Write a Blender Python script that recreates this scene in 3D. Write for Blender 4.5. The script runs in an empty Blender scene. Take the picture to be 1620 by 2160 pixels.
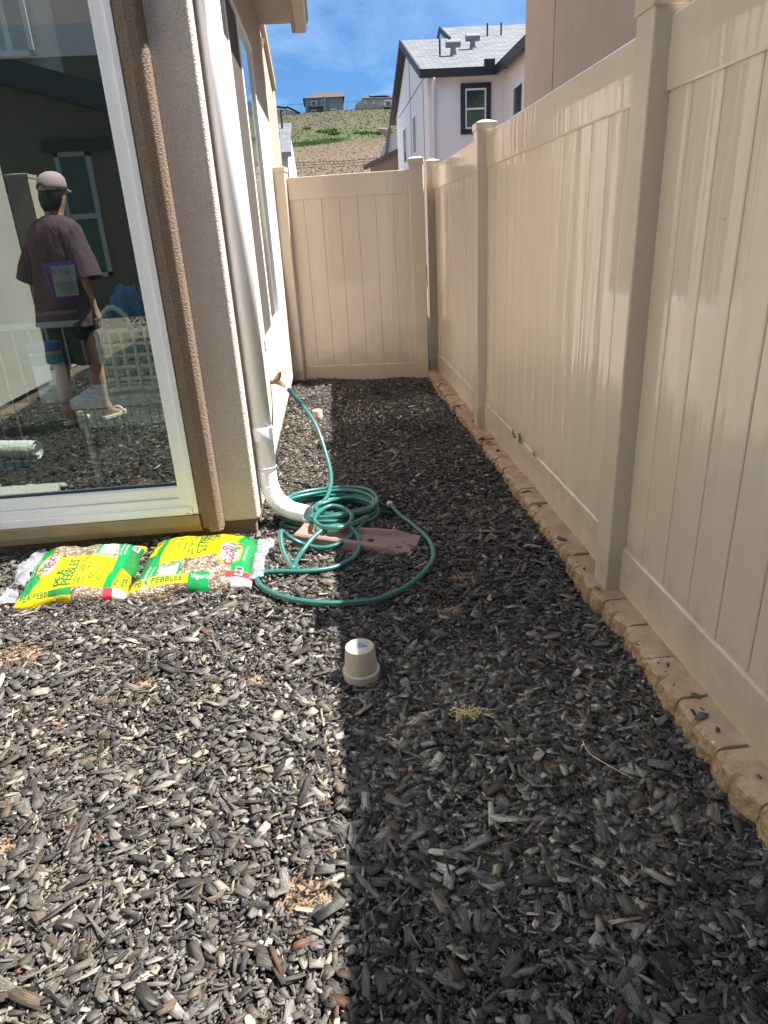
import bpy, bmesh, math, random
import numpy as np
from mathutils import Vector, Matrix, noise as mnoise

rng = np.random.default_rng(7)
random.seed(7)
S = bpy.context.scene
COL = S.collection
R = math.radians

# ---------------------------------------------------------------- camera
CAM_H = 1.35
YAW, PITCH, ROLL, FPX = R(3.3), R(22.71), R(-3.31), 1406.5
fwd = Vector((math.sin(YAW)*math.cos(PITCH), math.cos(YAW)*math.cos(PITCH), -math.sin(PITCH)))
rt0 = Vector((math.cos(YAW), -math.sin(YAW), 0))
up0 = rt0.cross(fwd)
rt = rt0*math.cos(ROLL) + up0*math.sin(ROLL)
up = -rt0*math.sin(ROLL) + up0*math.cos(ROLL)
cd = bpy.data.cameras.new("camera")
cam = bpy.data.objects.new("camera", cd)
COL.objects.link(cam)
m = Matrix.Identity(4)
for i in range(3):
    m[i][0], m[i][1], m[i][2] = rt[i], up[i], -fwd[i]
m[2][3] = CAM_H
cam.matrix_world = m
cd.sensor_fit = 'VERTICAL'
cd.sensor_height = 36
cd.lens = 36*FPX/2160
cd.clip_start = 0.02
cd.clip_end = 2000
S.camera = cam

def ray(u, v):
    return rt*((u-810)/FPX) - up*((v-1080)/FPX) + fwd
def aty(u, v, Y):
    d = ray(u, v); t = Y/d.y
    return Vector((d.x*t, Y, CAM_H+d.z*t))
def atx(u, v, X):
    d = ray(u, v); t = X/d.x
    return Vector((X, d.y*t, CAM_H+d.z*t))
def atz(u, v, Z=0.0):
    d = ray(u, v); t = (Z-CAM_H)/d.z
    return Vector((d.x*t, d.y*t, Z))

# ---------------------------------------------------------------- world, sun, exposure
SUN_EL, SUN_AZ = R(59.8), R(1.5)          # azimuth measured from +X towards +Y
w = bpy.data.worlds.new("World"); S.world = w; w.use_nodes = True
nt = w.node_tree; nt.nodes.clear()
def N(nt, t, **k):
    n = nt.nodes.new(t)
    for a, b in k.items():
        if a == 'inp':
            for c, d in b.items(): n.inputs[c].default_value = d
        else: setattr(n, a, b)
    return n
out = N(nt, 'ShaderNodeOutputWorld'); bg = N(nt, 'ShaderNodeBackground')
sky = N(nt, 'ShaderNodeTexSky'); sky.sky_type = 'NISHITA'; sky.sun_disc = False
sky.sun_elevation = SUN_EL; sky.sun_rotation = math.pi/2 - SUN_AZ
sky.altitude = 200; sky.air_density = 1.15; sky.dust_density = 0.5; sky.ozone_density = 1.8
tc = N(nt, 'ShaderNodeTexCoord'); mp = N(nt, 'ShaderNodeMapping')
mp.inputs['Scale'].default_value = (1.5, 1.5, 5.5); mp.inputs['Rotation'].default_value = (0.25, 0.15, 0.6)
nz = N(nt, 'ShaderNodeTexNoise', inp={'Scale': 1.6, 'Detail': 9, 'Roughness': 0.62, 'Distortion': 0.7})
cr = N(nt, 'ShaderNodeValToRGB'); cr.color_ramp.elements[0].position = 0.44; cr.color_ramp.elements[1].position = 0.8
cr.color_ramp.elements[1].color = (0.62, 0.62, 0.62, 1)
mx = N(nt, 'ShaderNodeMixRGB'); mx.inputs[2].default_value = (3.6, 4.7, 5.9, 1)
gm = N(nt, 'ShaderNodeMixRGB', blend_type='MULTIPLY'); gm.inputs[0].default_value = 1; gm.inputs[2].default_value = (0.92, 1.0, 1.12, 1)
L = nt.links.new
L(tc.outputs['Generated'], mp.inputs[0]); L(mp.outputs[0], nz.inputs['Vector']); L(nz.outputs[0], cr.inputs[0])
sx = N(nt, 'ShaderNodeSeparateXYZ'); el = N(nt, 'ShaderNodeValToRGB')
el.color_ramp.elements[0].position = 0.30; el.color_ramp.elements[0].color = (0.21, 0.365, 0.56, 1)
el.color_ramp.elements[1].position = 0.72; el.color_ramp.elements[1].color = (1.0, 0.97, 0.93, 1)
L(tc.outputs['Generated'], sx.inputs[0]); L(sx.outputs[2], el.inputs[0]); L(el.outputs[0], gm.inputs[2])
L(cr.outputs[0], mx.inputs[0]); L(sky.outputs[0], gm.inputs[1]); L(gm.outputs[0], mx.inputs[1]); L(mx.outputs[0], bg.inputs[0])
bg.inputs[1].default_value = 0.085
L(bg.outputs[0], out.inputs[0])

sd = bpy.data.lights.new("sun", 'SUN'); sd.energy = 5.0; sd.angle = R(0.55); sd.color = (1.0, 0.955, 0.88)
sun = bpy.data.objects.new("sun", sd); COL.objects.link(sun)
sv = Vector((math.cos(SUN_EL)*math.cos(SUN_AZ), math.cos(SUN_EL)*math.sin(SUN_AZ), math.sin(SUN_EL)))
sun.rotation_euler = sv.to_track_quat('Z', 'Y').to_euler()
sun.location = (8, 3, 14)
S.view_settings.view_transform = 'Standard'; S.view_settings.look = 'None'
S.view_settings.exposure = 1.62; S.view_settings.gamma = 1
S.render.engine = 'CYCLES'
try:
    S.cycles.sample_clamp_indirect = 40
    S.cycles.max_bounces = 10; S.cycles.diffuse_bounces = 5; S.cycles.transparent_max_bounces = 16
    S.cycles.blur_glossy = 0.12
    S.cycles.caustics_reflective = True
except Exception: pass

# ---------------------------------------------------------------- materials
MATS = {}
def mat(name, col=(0.5, 0.5, 0.5), rough=0.7, var=0.0, vscale=6.0, bump=0.0, bscale=120.0, bdetail=3.0,
        spec=0.5, metal=0.0, col2=None, coat=0.0, stretch=None, bdist=0.004, transl=0.0):
    if name in MATS: return MATS[name]
    M = bpy.data.materials.new(name); M.use_nodes = True; MATS[name] = M
    n = M.node_tree; b = n.nodes['Principled BSDF']
    b.inputs['Base Color'].default_value = (*col, 1); b.inputs['Roughness'].default_value = rough
    b.inputs['Specular IOR Level'].default_value = spec; b.inputs['Metallic'].default_value = metal
    b.inputs['Coat Weight'].default_value = coat
    t = N(n, 'ShaderNodeTexCoord'); src = t.outputs['Object']
    if stretch:
        q = N(n, 'ShaderNodeMapping'); q.inputs['Scale'].default_value = stretch
        n.links.new(src, q.inputs[0]); src = q.outputs[0]
    if var > 0 or col2:
        a = N(n, 'ShaderNodeTexNoise', inp={'Scale': vscale, 'Detail': 6, 'Roughness': 0.6})
        n.links.new(src, a.inputs['Vector'])
        r = N(n, 'ShaderNodeValToRGB')
        r.color_ramp.elements[0].position = 0.3; r.color_ramp.elements[1].position = 0.7
        c2 = col2 if col2 else tuple(c*(1-var) for c in col)
        r.color_ramp.elements[0].color = (*c2, 1); r.color_ramp.elements[1].color = (*col, 1)
        n.links.new(a.outputs[0], r.inputs[0]); n.links.new(r.outputs[0], b.inputs['Base Color'])
    if bump > 0:
        a = N(n, 'ShaderNodeTexNoise', inp={'Scale': bscale, 'Detail': bdetail, 'Roughness': 0.55})
        n.links.new(src, a.inputs['Vector'])
        u = N(n, 'ShaderNodeBump', inp={'Strength': bump, 'Distance': bdist})
        n.links.new(a.outputs[0], u.inputs['Height']); n.links.new(u.outputs[0], b.inputs['Normal'])
    return M

def glass_mat(name, tint=(0.75, 0.9, 0.85), base=0.3, rough=0.03, gcol=(0.9, 1.0, 0.96), wav=0.0):
    M = bpy.data.materials.new(name); M.use_nodes = True; MATS[name] = M
    n = M.node_tree; n.nodes.clear()
    o = N(n, 'ShaderNodeOutputMaterial'); mxs = N(n, 'ShaderNodeMixShader')
    tr = N(n, 'ShaderNodeBsdfTransparent', inp={'Color': (*tint, 1)})
    gl = N(n, 'ShaderNodeBsdfGlossy', inp={'Color': (*gcol, 1), 'Roughness': rough})
    fr = N(n, 'ShaderNodeFresnel', inp={'IOR': 1.55})
    mr = N(n, 'ShaderNodeMapRange', inp={'From Min': 0.04, 'From Max': 1.0, 'To Min': base, 'To Max': 1.0})
    n.links.new(fr.outputs[0], mr.inputs[0]); n.links.new(mr.outputs[0], mxs.inputs[0])
    n.links.new(tr.outputs[0], mxs.inputs[1]); n.links.new(gl.outputs[0], mxs.inputs[2]); n.links.new(mxs.outputs[0], o.inputs[0])
    if wav:
        t = N(n, 'ShaderNodeTexCoord'); a = N(n, 'ShaderNodeTexNoise', inp={'Scale': 1.3, 'Detail': 1})
        u = N(n, 'ShaderNodeBump', inp={'Strength': wav, 'Distance': 0.02})
        n.links.new(t.outputs['Object'], a.inputs['Vector']); n.links.new(a.outputs[0], u.inputs['Height'])
        n.links.new(u.outputs[0], gl.inputs['Normal'])
    return M

def stucco(name, col, col2=None, bump=0.9, scale=170, edge=False):
    """sand-finish stucco: coarse and fine bumps, faint tone changes"""
    if name in MATS: return MATS[name]
    M = bpy.data.materials.new(name); M.use_nodes = True; MATS[name] = M
    n = M.node_tree; b = n.nodes['Principled BSDF']; b.inputs['Roughness'].default_value = 0.92
    b.inputs['Specular IOR Level'].default_value = 0.15
    t = N(n, 'ShaderNodeTexCoord')
    a = N(n, 'ShaderNodeTexNoise', inp={'Scale': 2.2, 'Detail': 7, 'Roughness': 0.65})
    r = N(n, 'ShaderNodeValToRGB'); r.color_ramp.elements[0].position = 0.35; r.color_ramp.elements[1].position = 0.7
    c2 = col2 or tuple(c*0.9 for c in col)
    r.color_ramp.elements[0].color = (*c2, 1); r.color_ramp.elements[1].color = (*col, 1)
    v = N(n, 'ShaderNodeTexNoise', inp={'Scale': scale, 'Detail': 2.5, 'Roughness': 0.6, 'Distortion': 0.4})
    v2 = N(n, 'ShaderNodeTexVoronoi', inp={'Scale': scale*0.8})
    ad = N(n, 'ShaderNodeMath', operation='MULTIPLY_ADD'); ad.inputs[1].default_value = -0.5
    u = N(n, 'ShaderNodeBump', inp={'Strength': bump, 'Distance': 0.011})
    hs = N(n, 'ShaderNodeMixRGB', blend_type='MULTIPLY'); hs.inputs[0].default_value = 0.32
    for k in (a, v, v2): n.links.new(t.outputs['Object'], k.inputs['Vector'])
    n.links.new(a.outputs[0], r.inputs[0]); n.links.new(r.outputs[0], hs.inputs[1]); n.links.new(hs.outputs[0], b.inputs['Base Color'])
    r2 = N(n, 'ShaderNodeValToRGB'); r2.color_ramp.elements[0].position = 0.36; r2.color_ramp.elements[1].position = 0.56
    r2.color_ramp.elements[0].color = (0.45, 0.42, 0.39, 1)
    n.links.new(v.outputs[0], r2.inputs[0]); n.links.new(r2.outputs[0], hs.inputs[2])
    n.links.new(v2.outputs['Distance'], ad.inputs[0]); n.links.new(v.outputs[0], ad.inputs[2])
    n.links.new(ad.outputs[0], u.inputs['Height']); n.links.new(u.outputs[0], b.inputs['Normal'])
    return M

STUCCO = stucco('stucco_greige', (0.80, 0.715, 0.635))
TRIM = stucco('stucco_trim_brown', (0.27, 0.205, 0.16), bump=1.0)
FOUND = stucco('foundation_stucco', (0.30, 0.24, 0.19), (0.22, 0.16, 0.1))
WHITEV = mat('white_vinyl_frame', (0.90, 0.92, 0.95), 0.35, var=0.05, vscale=9)
PIPEW = mat('painted_white_metal', (0.90, 0.915, 0.94), 0.28, var=0.07, vscale=5, bump=0.05, bscale=20)
VINYL = mat('tan_vinyl', (0.64, 0.55, 0.44), 0.11, col2=(0.60, 0.515, 0.41), vscale=1.4, stretch=(9, 9, 0.8), bump=0.08, bscale=3, bdetail=1, bdist=0.02, spec=0.55)
VINYLP = mat('tan_vinyl_post', (0.62, 0.53, 0.425), 0.13, col2=(0.58, 0.50, 0.40), vscale=2, bump=0.04, bscale=4, bdetail=1, bdist=0.02, spec=0.55)
def dirty(M, c, zmax, amt):
    """splash dirt with ragged upper edge near the ground, and scattered specks"""
    q = M.node_tree; b = q.nodes['Principled BSDF']; src = b.inputs['Base Color'].links[0].from_socket
    t = N(q, 'ShaderNodeTexCoord'); sp_ = N(q, 'ShaderNodeSeparateXYZ'); n1 = N(q, 'ShaderNodeTexNoise', inp={'Scale': 9, 'Detail': 8, 'Roughness': 0.7})
    n2 = N(q, 'ShaderNodeTexVoronoi', inp={'Scale': 7}); r2 = N(q, 'ShaderNodeValToRGB'); r2.color_ramp.elements[0].color = (1, 1, 1, 1); r2.color_ramp.elements[1].color = (0, 0, 0, 1)
    r2.color_ramp.elements[0].position = 0.018; r2.color_ramp.elements[1].position = 0.03
    mz = N(q, 'ShaderNodeMapRange', inp={'From Min': 0.0, 'From Max': zmax, 'To Min': 0.75, 'To Max': 0.0})
    a = N(q, 'ShaderNodeMath', operation='ADD'); r = N(q, 'ShaderNodeValToRGB'); r.color_ramp.elements[0].position = 0.72; r.color_ramp.elements[1].position = 1.15
    r.color_ramp.elements[1].position = 1.0; m1 = N(q, 'ShaderNodeMath', operation='MULTIPLY'); m1.inputs[1].default_value = amt
    mx1 = N(q, 'ShaderNodeMath', operation='MAXIMUM'); m2 = N(q, 'ShaderNodeMath', operation='MULTIPLY'); m2.inputs[1].default_value = 0.6
    mm_ = N(q, 'ShaderNodeMixRGB'); mm_.inputs[2].default_value = (*c, 1)
    for u_, v_ in ((t.outputs['Object'], sp_.inputs[0]), (t.outputs['Object'], n1.inputs['Vector']), (t.outputs['Object'], n2.inputs['Vector']), (sp_.outputs[2], mz.inputs[0]),
                   (mz.outputs[0], a.inputs[0]), (n1.outputs[0], a.inputs[1]), (a.outputs[0], r.inputs[0]), (r.outputs[0], m1.inputs[0]), (n2.outputs['Distance'], r2.inputs[0]),
                   (r2.outputs[0], m2.inputs[0]), (m1.outputs[0], mx1.inputs[0]), (m2.outputs[0], mx1.inputs[1]), (mx1.outputs[0], mm_.inputs[0]), (src, mm_.inputs[1]), (mm_.outputs[0], b.inputs['Base Color'])):
        q.links.new(u_, v_)
dirty(VINYL, (0.20, 0.13, 0.075), 0.45, 0.28); dirty(VINYLP, (0.20, 0.13, 0.075), 0.35, 0.3)
GLASS = glass_mat('window_glass', tint=(0.84, 0.95, 0.91), base=0.29, rough=0.0, gcol=(0.88, 1.0, 0.95))
GLASSR = glass_mat('window_glass_side', tint=(0.6, 0.75, 0.7), base=0.5, rough=0.08, gcol=(0.95, 1.0, 0.97))
SCREEN = mat('insect_screen', (0.085, 0.072, 0.062), 0.8, bump=0.5, bscale=900)
DARK = mat('dark_interior', (0.10, 0.085, 0.07), 0.8)

# ---------------------------------------------------------------- mesh helpers
class MB:
    def __init__(s): s.v = []; s.f = []; s.m = []
    def add(s, vs, fs, mi=0):
        k = len(s.v); s.v += [tuple(p) for p in vs]; s.f += [tuple(k+i for i in f) for f in fs]; s.m += [mi]*len(fs); return s
    def box(s, x0, x1, y0, y1, z0, z1, mi=0):
        return s.add([(x0,y0,z0),(x1,y0,z0),(x1,y1,z0),(x0,y1,z0),(x0,y0,z1),(x1,y0,z1),(x1,y1,z1),(x0,y1,z1)],
                     [(0,3,2,1),(4,5,6,7),(0,1,5,4),(1,2,6,5),(2,3,7,6),(3,0,4,7)], mi)
    def hexa(s, p, mi=0):       # 8 points: bottom loop, top loop
        return s.add(p, [(0,3,2,1),(4,5,6,7),(0,1,5,4),(1,2,6,5),(2,3,7,6),(3,0,4,7)], mi)
    def bar(s, a, b, wid, hei, mi=0, upv=(0,0,1)):
        a = Vector(a); b = Vector(b); d = (b-a).normalized(); U = Vector(upv)
        if abs(d.dot(U)) > 0.98: U = Vector((0,1,0))
        r_ = d.cross(U).normalized(); u_ = r_.cross(d).normalized()
        P = []
        for c in (a, b):
            for sx, sz in ((-1,-1),(1,-1),(1,1),(-1,1)):
                P.append(c + r_*(wid/2*sx) + u_*(hei/2*sz))
        return s.add(P, [(0,3,2,1),(4,5,6,7),(0,1,5,4),(1,2,6,5),(2,3,7,6),(3,0,4,7)], mi)
    def tube(s, pts, rad, n=12, mi=0, cap=True, closed=False, flat=1.0):
        pts = [Vector(p) for p in pts]; K = len(pts)
        rads = rad if hasattr(rad, '__len__') else [rad]*K
        base = len(s.v); prev = None
        for i, p in enumerate(pts):
            if closed: t = pts[(i+1) % K]-pts[i-1]
            else: t = pts[min(i+1, K-1)]-pts[max(i-1, 0)]
            t.normalize()
            if prev is None:
                a = Vector((0,0,1)) if abs(t.z) < 0.9 else Vector((1,0,0))
                nrm = (a - t*a.dot(t)).normalized()
            else:
                nrm = (prev - t*prev.dot(t)).normalized()
            prev = nrm; bn = t.cross(nrm)
            for j in range(n):
                an = 2*math.pi*j/n
                s.v.append(tuple(p + (nrm*math.cos(an)*flat + bn*math.sin(an))*rads[i]))
        L_ = K if closed else K-1
        for i in range(L_):
            for j in range(n):
                a0 = base+i*n+j; a1 = base+i*n+(j+1) % n
                b0 = base+((i+1) % K)*n+j; b1 = base+((i+1) % K)*n+(j+1) % n
                s.f.append((a0, a1, b1, b0)); s.m.append(mi)
        if cap and not closed:
            s.f.append(tuple(base+j for j in reversed(range(n)))); s.m.append(mi)
            s.f.append(tuple(base+(K-1)*n+j for j in range(n))); s.m.append(mi)
        return s
    def lathe(s, prof, c=(0,0,0), n=48, mi=0, closed_top=True, closed_bot=False):
        base = len(s.v)
        for r_, z in prof:
            for j in range(n):
                a = 2*math.pi*j/n
                s.v.append((c[0]+r_*math.cos(a), c[1]+r_*math.sin(a), c[2]+z))
        for i in range(len(prof)-1):
            for j in range(n):
                s.f.append((base+i*n+j, base+i*n+(j+1) % n, base+(i+1)*n+(j+1) % n, base+(i+1)*n+j)); s.m.append(mi)
        if closed_top: s.f.append(tuple(base+(len(prof)-1)*n+j for j in range(n))); s.m.append(mi)
        if closed_bot: s.f.append(tuple(base+j for j in reversed(range(n)))); s.m.append(mi)
        return s
    def loft(s, rings, mi=0, caps=True):
        """rings: lists of points with equal count"""
        base = len(s.v); n = len(rings[0])
        for r_ in rings: s.v += [tuple(p) for p in r_]
        for i in range(len(rings)-1):
            for j in range(n):
                s.f.append((base+i*n+j, base+i*n+(j+1) % n, base+(i+1)*n+(j+1) % n, base+(i+1)*n+j)); s.m.append(mi)
        if caps:
            s.f.append(tuple(base+j for j in reversed(range(n)))); s.m.append(mi)
            s.f.append(tuple(base+(len(rings)-1)*n+j for j in range(n))); s.m.append(mi)
        return s
    def prism(s, poly, axis, a, b, mi=0):
        """extrude a 2-D polygon along an axis between a and b"""
        n = len(poly)
        def P(q, t):
            if axis == 'x': return (t, q[0], q[1])
            if axis == 'y': return (q[0], t, q[1])
            return (q[0], q[1], t)
        vs = [P(q, a) for q in poly]+[P(q, b) for q in poly]
        fs = [tuple(range(n))[::-1], tuple(range(n, 2*n))]+[(i, (i+1) % n, n+(i+1) % n, n+i) for i in range(n)]
        return s.add(vs, fs, mi)
    def build(s, name, mats, parent=None, smooth=False, bevel=0.0, seg=2, fixn=True):
        me = bpy.data.meshes.new(name); me.from_pydata(s.v, [], s.f); me.update()
        if not isinstance(mats, (list, tuple)): mats = [mats]
        for q in mats: me.materials.append(q)
        me.polygons.foreach_set('material_index', s.m)
        if fixn:
            bm = bmesh.new(); bm.from_mesh(me); bmesh.ops.recalc_face_normals(bm, faces=bm.faces); bm.to_mesh(me); bm.free()
        o = bpy.data.objects.new(name, me); COL.objects.link(o)
        if smooth: me.polygons.foreach_set('use_smooth', [True]*len(me.polygons))
        if bevel > 0:
            b = o.modifiers.new('bevel', 'BEVEL'); b.width = bevel; b.segments = seg; b.limit_method = 'ANGLE'; b.angle_limit = R(40)
            if seg >= 3: me.polygons.foreach_set('use_smooth', [True]*len(me.polygons)); b.harden_normals = True
        if parent is not None: attach(o, parent)
        return o
def attach(o, parent):
    o.parent = parent
    # things are Empties at their base; their parts carry world coordinates
    off = Vector(parent.location) if parent.parent is None else Vector((0, 0, 0))
    o.matrix_parent_inverse = Matrix.Translation(-off)
def tag(o, label, cat=None, group=None, kind=None):
    if label: o['label'] = label
    if cat: o['category'] = cat
    if group: o['group'] = group
    if kind: o['kind'] = kind
    return o
def thing(name, loc, label, cat, group=None):
    o = bpy.data.objects.new(name, None); COL.objects.link(o); o.location = loc; o.empty_display_size = 0.1
    return tag(o, label, cat, group)
def smoothpath(pts, step=6):
    P = [Vector(p) for p in pts]; P = [P[0]*2-P[1]]+P+[P[-1]*2-P[-2]]; o = []
    for i in range(1, len(P)-2):
        for k in range(step):
            t = k/step
            o.append(0.5*((2*P[i])+(P[i+1]-P[i-1])*t+(2*P[i-1]-5*P[i]+4*P[i+1]-P[i+2])*t*t+(3*P[i]-P[i-1]-3*P[i+1]+P[i+2])*t**3))
    o.append(P[-2]); return o

# ================================================================ GROUND
def bumpz(x, y):
    return 0.010*np.sin(3.1*x+1.3*y)+0.008*np.sin(5.3*y-2.2*x+1)+0.006*np.sin(9*x+7*y)
SOIL = mat('damp_soil', (0.035, 0.028, 0.022), 0.95, var=0.4, vscale=20, bump=0.8, bscale=80)
YARD = mat('dry_open_ground', (0.16, 0.13, 0.09), 0.95, var=0.4, vscale=0.3)
b = MB(); b.add([(-400,-300,-0.06),(400,-300,-0.06),(400,60,-0.06),(-400,60,-0.06)], [(0,1,2,3)])
tag(b.build('ground', YARD), 'bare brown ground round the houses', None, None, 'structure')
PATCH = [(-1.25, 2.15, 0.17), (-0.17, 1.05, 0.085), (0.08, 1.55, 0.07), (-0.9, 1.28, 0.06), (0.48, 1.35, 0.05), (-0.25, 2.66, 0.08), (0.35, 2.2, 0.11),
         (0.45, 2.45, 0.1), (-0.35, 1.86, 0.06), (-0.72, 1.9, 0.07), (-0.95, 1.75, 0.05), (0.25, 1.1, 0.05), (-1.7, 2.4, 0.1)]
Ms = SOIL; q = Ms.node_tree; av = N(q, 'ShaderNodeAttribute', attribute_name='tan'); mv = N(q, 'ShaderNodeMixRGB'); mv.inputs[2].default_value = (0.25, 0.165, 0.10, 1)
src_ = q.nodes['Principled BSDF'].inputs['Base Color'].links[0].from_socket; q.links.new(src_, mv.inputs[1]); q.links.new(av.outputs['Fac'], mv.inputs[0]); q.links.new(mv.outputs[0], q.nodes['Principled BSDF'].inputs['Base Color'])
xs = np.linspace(-3.1, 1.2, 200); ys = np.linspace(-5.0, 7.6, 520)
XX, YY = np.meshgrid(xs, ys); tn = np.zeros_like(XX)
for px, py, pr in PATCH:
    qd = np.sqrt((XX-px)**2+((YY-py)*1.5)**2)/pr
    qd = qd+0.4*np.sin(37*XX+5)*np.sin(41*YY)+0.4*np.sin(83*XX-60*YY)*np.sin(71*YY)
    tn = np.maximum(tn, np.clip(1.35-qd, 0, 1))
ZZ = bumpz(XX, YY)-0.010+0.016*tn
b = MB(); b.v = list(zip(XX.ravel().tolist(), YY.ravel().tolist(), ZZ.ravel().tolist()))
W_ = len(xs)
b.f = [(j*W_+i, j*W_+i+1, (j+1)*W_+i+1, (j+1)*W_+i) for j in range(len(ys)-1) for i in range(W_-1)]; b.m = [0]*len(b.f)
so_ = tag(b.build('soil', SOIL, smooth=True, fixn=False), 'dark soil under the wood chips', None, None, 'structure')
sa_ = so_.data.attributes.new('tan', 'FLOAT', 'POINT'); sa_.data.foreach_set('value', tn.ravel().astype(np.float32))

# mulch: every chip is its own little splinter of geometry, all in one 'stuff' object
def chips(name, n, xr, yr, lmed, lsig, lmax, zmax, seed, tints, dens=None, aspect=(0.14, 0.55), tilt=0.24, zoff=0.0):
    g = np.random.default_rng(seed)
    x = g.uniform(*xr, n); y = g.uniform(*yr, n)
    if dens is not None:
        keep = dens(x, y) > g.random(n); x = x[keep]; y = y[keep]; n = len(x)
    ln = np.clip(lmed*np.exp(g.normal(0, lsig, n)), 0.005, lmax)
    wd = ln*g.uniform(*aspect, n); wd = np.minimum(wd, 0.024)
    th = np.clip(wd*g.uniform(0.12, 0.32, n), 0.001, 0.005)
    z = bumpz(x, y)*(zoff == 0)+zoff+g.random(n)*zmax+ln*0.05
    an = g.uniform(0, 2*np.pi, n); pt = g.normal(0, tilt, n); rl = g.normal(0, tilt*1.3, n)
    # outline templates (u along, v across)
    tu = np.array([-1, -0.78, 0.72, 1.0, 0.8, -0.7]); tv = np.array([0.0, -1, -0.9, 0.0, 1, 0.9])
    U = tu[None, :]+g.normal(0, 0.16, (n, 6)); V = tv[None, :]*(1+g.normal(0, 0.24, (n, 6)))
    blunt = g.random(n) < 0.62
    U[blunt, 0] = -0.85; V[blunt, 0] = g.uniform(-0.7, 0.7, blunt.sum()); U[blunt, 3] = 0.85; V[blunt, 3] = g.uniform(-0.7, 0.7, blunt.sum())
    U = U*ln[:, None]/2; V = V*wd[:, None]/2
    bend = g.normal(0, 0.08, n)
    W = bend[:, None]*np.abs(U)
    loc = np.zeros((n, 12, 3))
    loc[:, :6, 0] = U; loc[:, :6, 1] = V; loc[:, :6, 2] = W+th[:, None]/2
    loc[:, 6:, 0] = U*0.96; loc[:, 6:, 1] = V*0.96; loc[:, 6:, 2] = W-th[:, None]/2
    ca, sa = np.cos(an), np.sin(an); cp, sp = np.cos(pt), np.sin(pt); cr_, sr = np.cos(rl), np.sin(rl)
    X0 = loc[:, :, 0]; Y0 = loc[:, :, 1]; Z0 = loc[:, :, 2]
    Y1 = Y0*cr_[:, None]-Z0*sr[:, None]; Z1 = Y0*sr[:, None]+Z0*cr_[:, None]
    X2 = X0*cp[:, None]+Z1*sp[:, None]; Z2 = -X0*sp[:, None]+Z1*cp[:, None]
    X3 = X2*ca[:, None]-Y1*sa[:, None]; Y3 = X2*sa[:, None]+Y1*ca[:, None]
    co = np.stack([X3+x[:, None], Y3+y[:, None], Z2+z[:, None]], -1).reshape(-1, 3).astype(np.float32)
    # faces: top hexagon + 6 side quads
    loops = []
    top = np.arange(6); sides = np.array([[i+6, (i+1) % 6+6, (i+1) % 6, i] for i in range(6)]).reshape(-1)
    tmpl = np.concatenate([top, sides]); nl = len(tmpl)
    li = (tmpl[None, :]+12*np.arange(n)[:, None]).reshape(-1).astype(np.int32)
    starts = (np.array([0]+[6+4*i for i in range(6)])[None, :]+nl*np.arange(n)[:, None]).reshape(-1).astype(np.int32)
    tot = np.tile(np.array([6]+[4]*6), n).astype(np.int32)
    me = bpy.data.meshes.new(name)
    me.vertices.add(n*12); me.loops.add(len(li)); me.polygons.add(n*7)
    me.vertices.foreach_set('co', co.reshape(-1)); me.loops.foreach_set('vertex_index', li)
    me.polygons.foreach_set('loop_start', starts); me.polygons.foreach_set('loop_total', tot)
    me.update(calc_edges=True)
    # attributes: chip colour, grain coordinates
    T = np.array([t[1] for t in tints])*np.array([0.755, 0.735, 0.705]); P = np.array([t[0] for t in tints], float); P /= P.sum()
    ti = g.choice(len(T), n, p=P); c = T[ti]*g.lognormal(0, 0.28, n)[:, None]
    c = np.clip(c, 0, 0.8)
    ca_ = me.color_attributes.new('chip', 'FLOAT_COLOR', 'POINT')
    cc = np.ones((n, 12, 4), np.float32); cc[:, :, :3] = c[:, None, :]
    ca_.data.foreach_set('color', cc.reshape(-1))
    ga = me.attributes.new('grain', 'FLOAT_VECTOR', 'POINT')
    gg = np.stack([X0, Y0, np.repeat(g.uniform(0, 50, n)[:, None], 12, 1)], -1).astype(np.float32)
    ga.data.foreach_set('vector', gg.reshape(-1))
    o = bpy.data.objects.new(name, me); COL.objects.link(o); me.materials.append(MATS['wood_chip'])
    return o
M = bpy.data.materials.new('wood_chip'); M.use_nodes = True; MATS['wood_chip'] = M
n_ = M.node_tree; bs = n_.nodes['Principled BSDF']; bs.inputs['Roughness'].default_value = 0.75; bs.inputs['Specular IOR Level'].default_value = 0.25
at_ = N(n_, 'ShaderNodeAttribute', attribute_name='chip'); ag = N(n_, 'ShaderNodeAttribute', attribute_name='grain')
mpg = N(n_, 'ShaderNodeMapping'); mpg.inputs['Scale'].default_value = (40, 650, 1)
ng = N(n_, 'ShaderNodeTexNoise', inp={'Scale': 1.0, 'Detail': 3, 'Roughness': 0.6})
rg = N(n_, 'ShaderNodeValToRGB'); rg.color_ramp.elements[0].position = 0.36; rg.color_ramp.elements[1].position = 0.62
rg.color_ramp.elements[0].color = (0.38, 0.37, 0.36, 1); rg.color_ramp.elements[1].color = (1.25, 1.25, 1.25, 1)
mm = N(n_, 'ShaderNodeMixRGB', blend_type='MULTIPLY'); mm.inputs[0].default_value = 1
bb = N(n_, 'ShaderNodeBump', inp={'Strength': 0.6, 'Distance': 0.0012})
for a_, b_ in ((ag.outputs['Vector'], mpg.inputs[0]), (mpg.outputs[0], ng.inputs['Vector']), (ng.outputs[0], rg.inputs[0]),
               (at_.outputs['Color'], mm.inputs[1]), (rg.outputs[0], mm.inputs[2]), (mm.outputs[0], bs.inputs['Base Color']),
               (ng.outputs[0], bb.inputs['Height']), (bb.outputs[0], bs.inputs['Normal'])):
    n_.links.new(a_, b_)
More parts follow.
